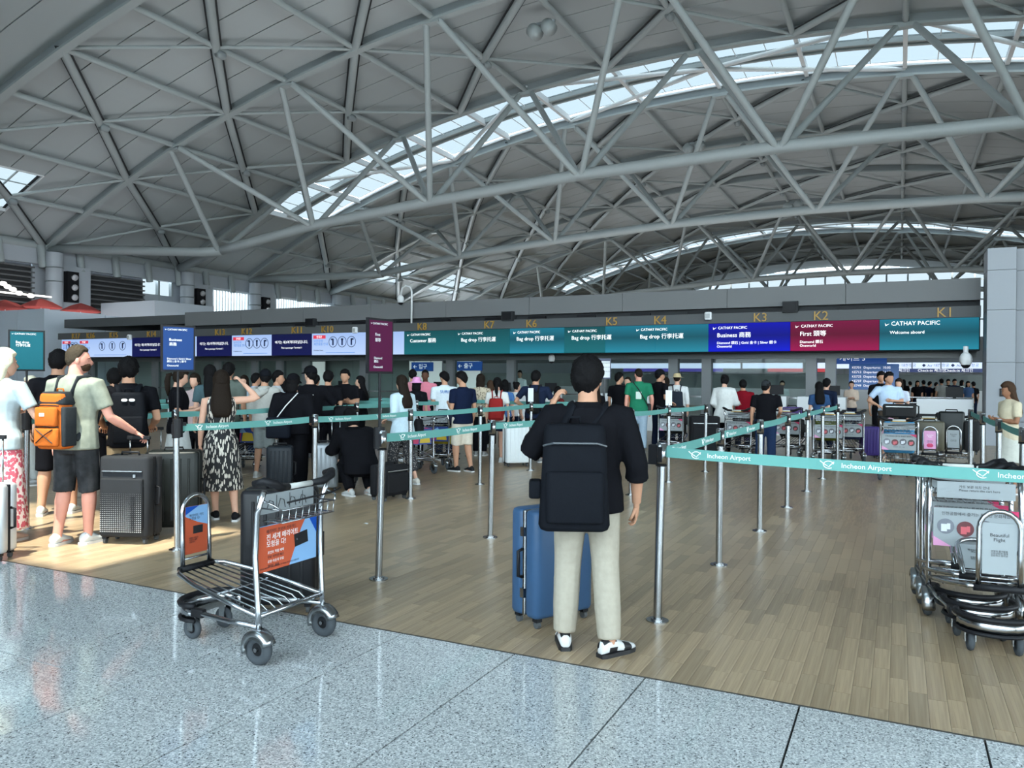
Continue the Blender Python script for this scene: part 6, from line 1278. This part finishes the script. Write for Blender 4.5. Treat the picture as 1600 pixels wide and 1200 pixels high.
t = trolley(onz(1404, 752), R_(0), 'loaded trolley with blue suitcase right behind the near tape', 'grey'); load(t, 0.37, 'bright blue suitcase on the trolley behind the near tape', s2l(66, 138, 186), 0.46, 0.34, 0.52, dx=0.0); 
q = load(t, 0.95, 'black rucksack lying on the bright blue suitcase', (0.016, 0.016, 0.017), 0.5, 0.30, 0.22, 'soft')
t = trolley(onz(1450, 740), R_(180), 'trolley with pink arch placard facing the camera', 'pinkarch'); load(t, 0.37, 'olive brown suitcase behind the pink arch placard', s2l(84, 80, 66), 0.46, 0.28, 0.50, dy=0.35)
t = trolley(onz(1492, 738), R_(175), 'trolley piled with black bags left of the pillar posts', 'grey'); load(t, 0.37, 'tall black suitcase on the trolley by the pillar', BK, 0.40, 0.3, 0.66, dx=0.05); load(t, 0.37, 'black holdall on the trolley by the pillar', (0.014, 0.014, 0.016), 0.24, 0.3, 0.5, 'soft', dx=-0.26)
# nested trolleys at the right, casters towards the camera
for i in range(3):
    trolley((0.46 - 0.03 * i, 6.14 + 0.27 * i, 0), R_(183 + 2 * (i == 0)), ('front trolley of the nested stack at the right with grey cultural poster', 'middle trolley of the nested stack at the right', 'rearmost trolley of the nested stack at the right')[i], 'grey', 'nested trolleys at the right', fold=i > 0)

# ---- small carried things and litter
e0, k, H = PEOPLE['longw']; e = empty('shoulder_bag', e0.location, e0.rotation_euler.z, 'soft black shoulder bag of the woman with dotted trousers', 'bag'); blk_ = cloth((0.012, 0.014, 0.018))
MB().rbox((0.27 * k, 0.0, 0.88 * k), (0.14, 0.36, 0.30), 0.05, 4, taper=0.85).build('bag_body', blk_, e, True); MB().tube([(0.27 * k, -0.12, 1.0 * k), (0.24 * k, -0.05, 1.25 * k), (0.17 * k, -0.01, 1.47 * k), (0.24 * k, 0.08, 1.25 * k), (0.27 * k, 0.12, 1.0 * k)], [(0.008, 0.018)] * 5, 8).build('strap', blk_, e, True)
e0, k, H = PEOPLE['capb']; e = empty('shoulder_bag', e0.location, e0.rotation_euler.z, 'black crossbody bag with a pale strap on the person in wide black trousers', 'bag')
MB().rbox((-0.16 * k, -0.24 * k, 0.95 * k), (0.34, 0.14, 0.30), 0.05, 4).build('bag_body', cloth((0.010, 0.012, 0.018)), e, True); MB().tube([(-0.20 * k, -0.24 * k, 1.08 * k), (-0.06 * k, -0.20 * k, 1.28 * k), (0.10 * k, -0.13 * k, 1.47 * k)], [(0.008, 0.022)] * 3, 8).build('strap', M['ink_w'], e, True)
p = onz(571, 819); e = MB().add([(-0.03, -0.01, 0.002), (0.0, -0.02, 0.012), (0.035, -0.006, 0.004), (0.03, 0.018, 0.010), (-0.01, 0.02, 0.003), (0.002, 0.0, 0.016)], [(0, 1, 5), (1, 2, 5), (2, 3, 5), (3, 4, 5), (4, 0, 5), (0, 4, 3, 2, 1)]).build('paper_scrap', M['paper']); e.location = (p.x, p.y, 0); tag(e, 'small crumpled white paper scrap on the wooden floor', 'litter')
e0, k, H = PEOPLE['phone']; e = MB().rbox((0, 0, 0), (0.075, 0.01, 0.15), 0.008).build('phone', M['black']); e.location = e0.location + Matrix.Rotation(e0.rotation_euler.z, 3, 'Z') @ Vector((0, 0.33 * k, 1.20 * k)); e.rotation_euler = (R_(-50), 0, e0.rotation_euler.z); tag(e, 'dark phone held by the woman under the blue sign', 'phone')
settle()
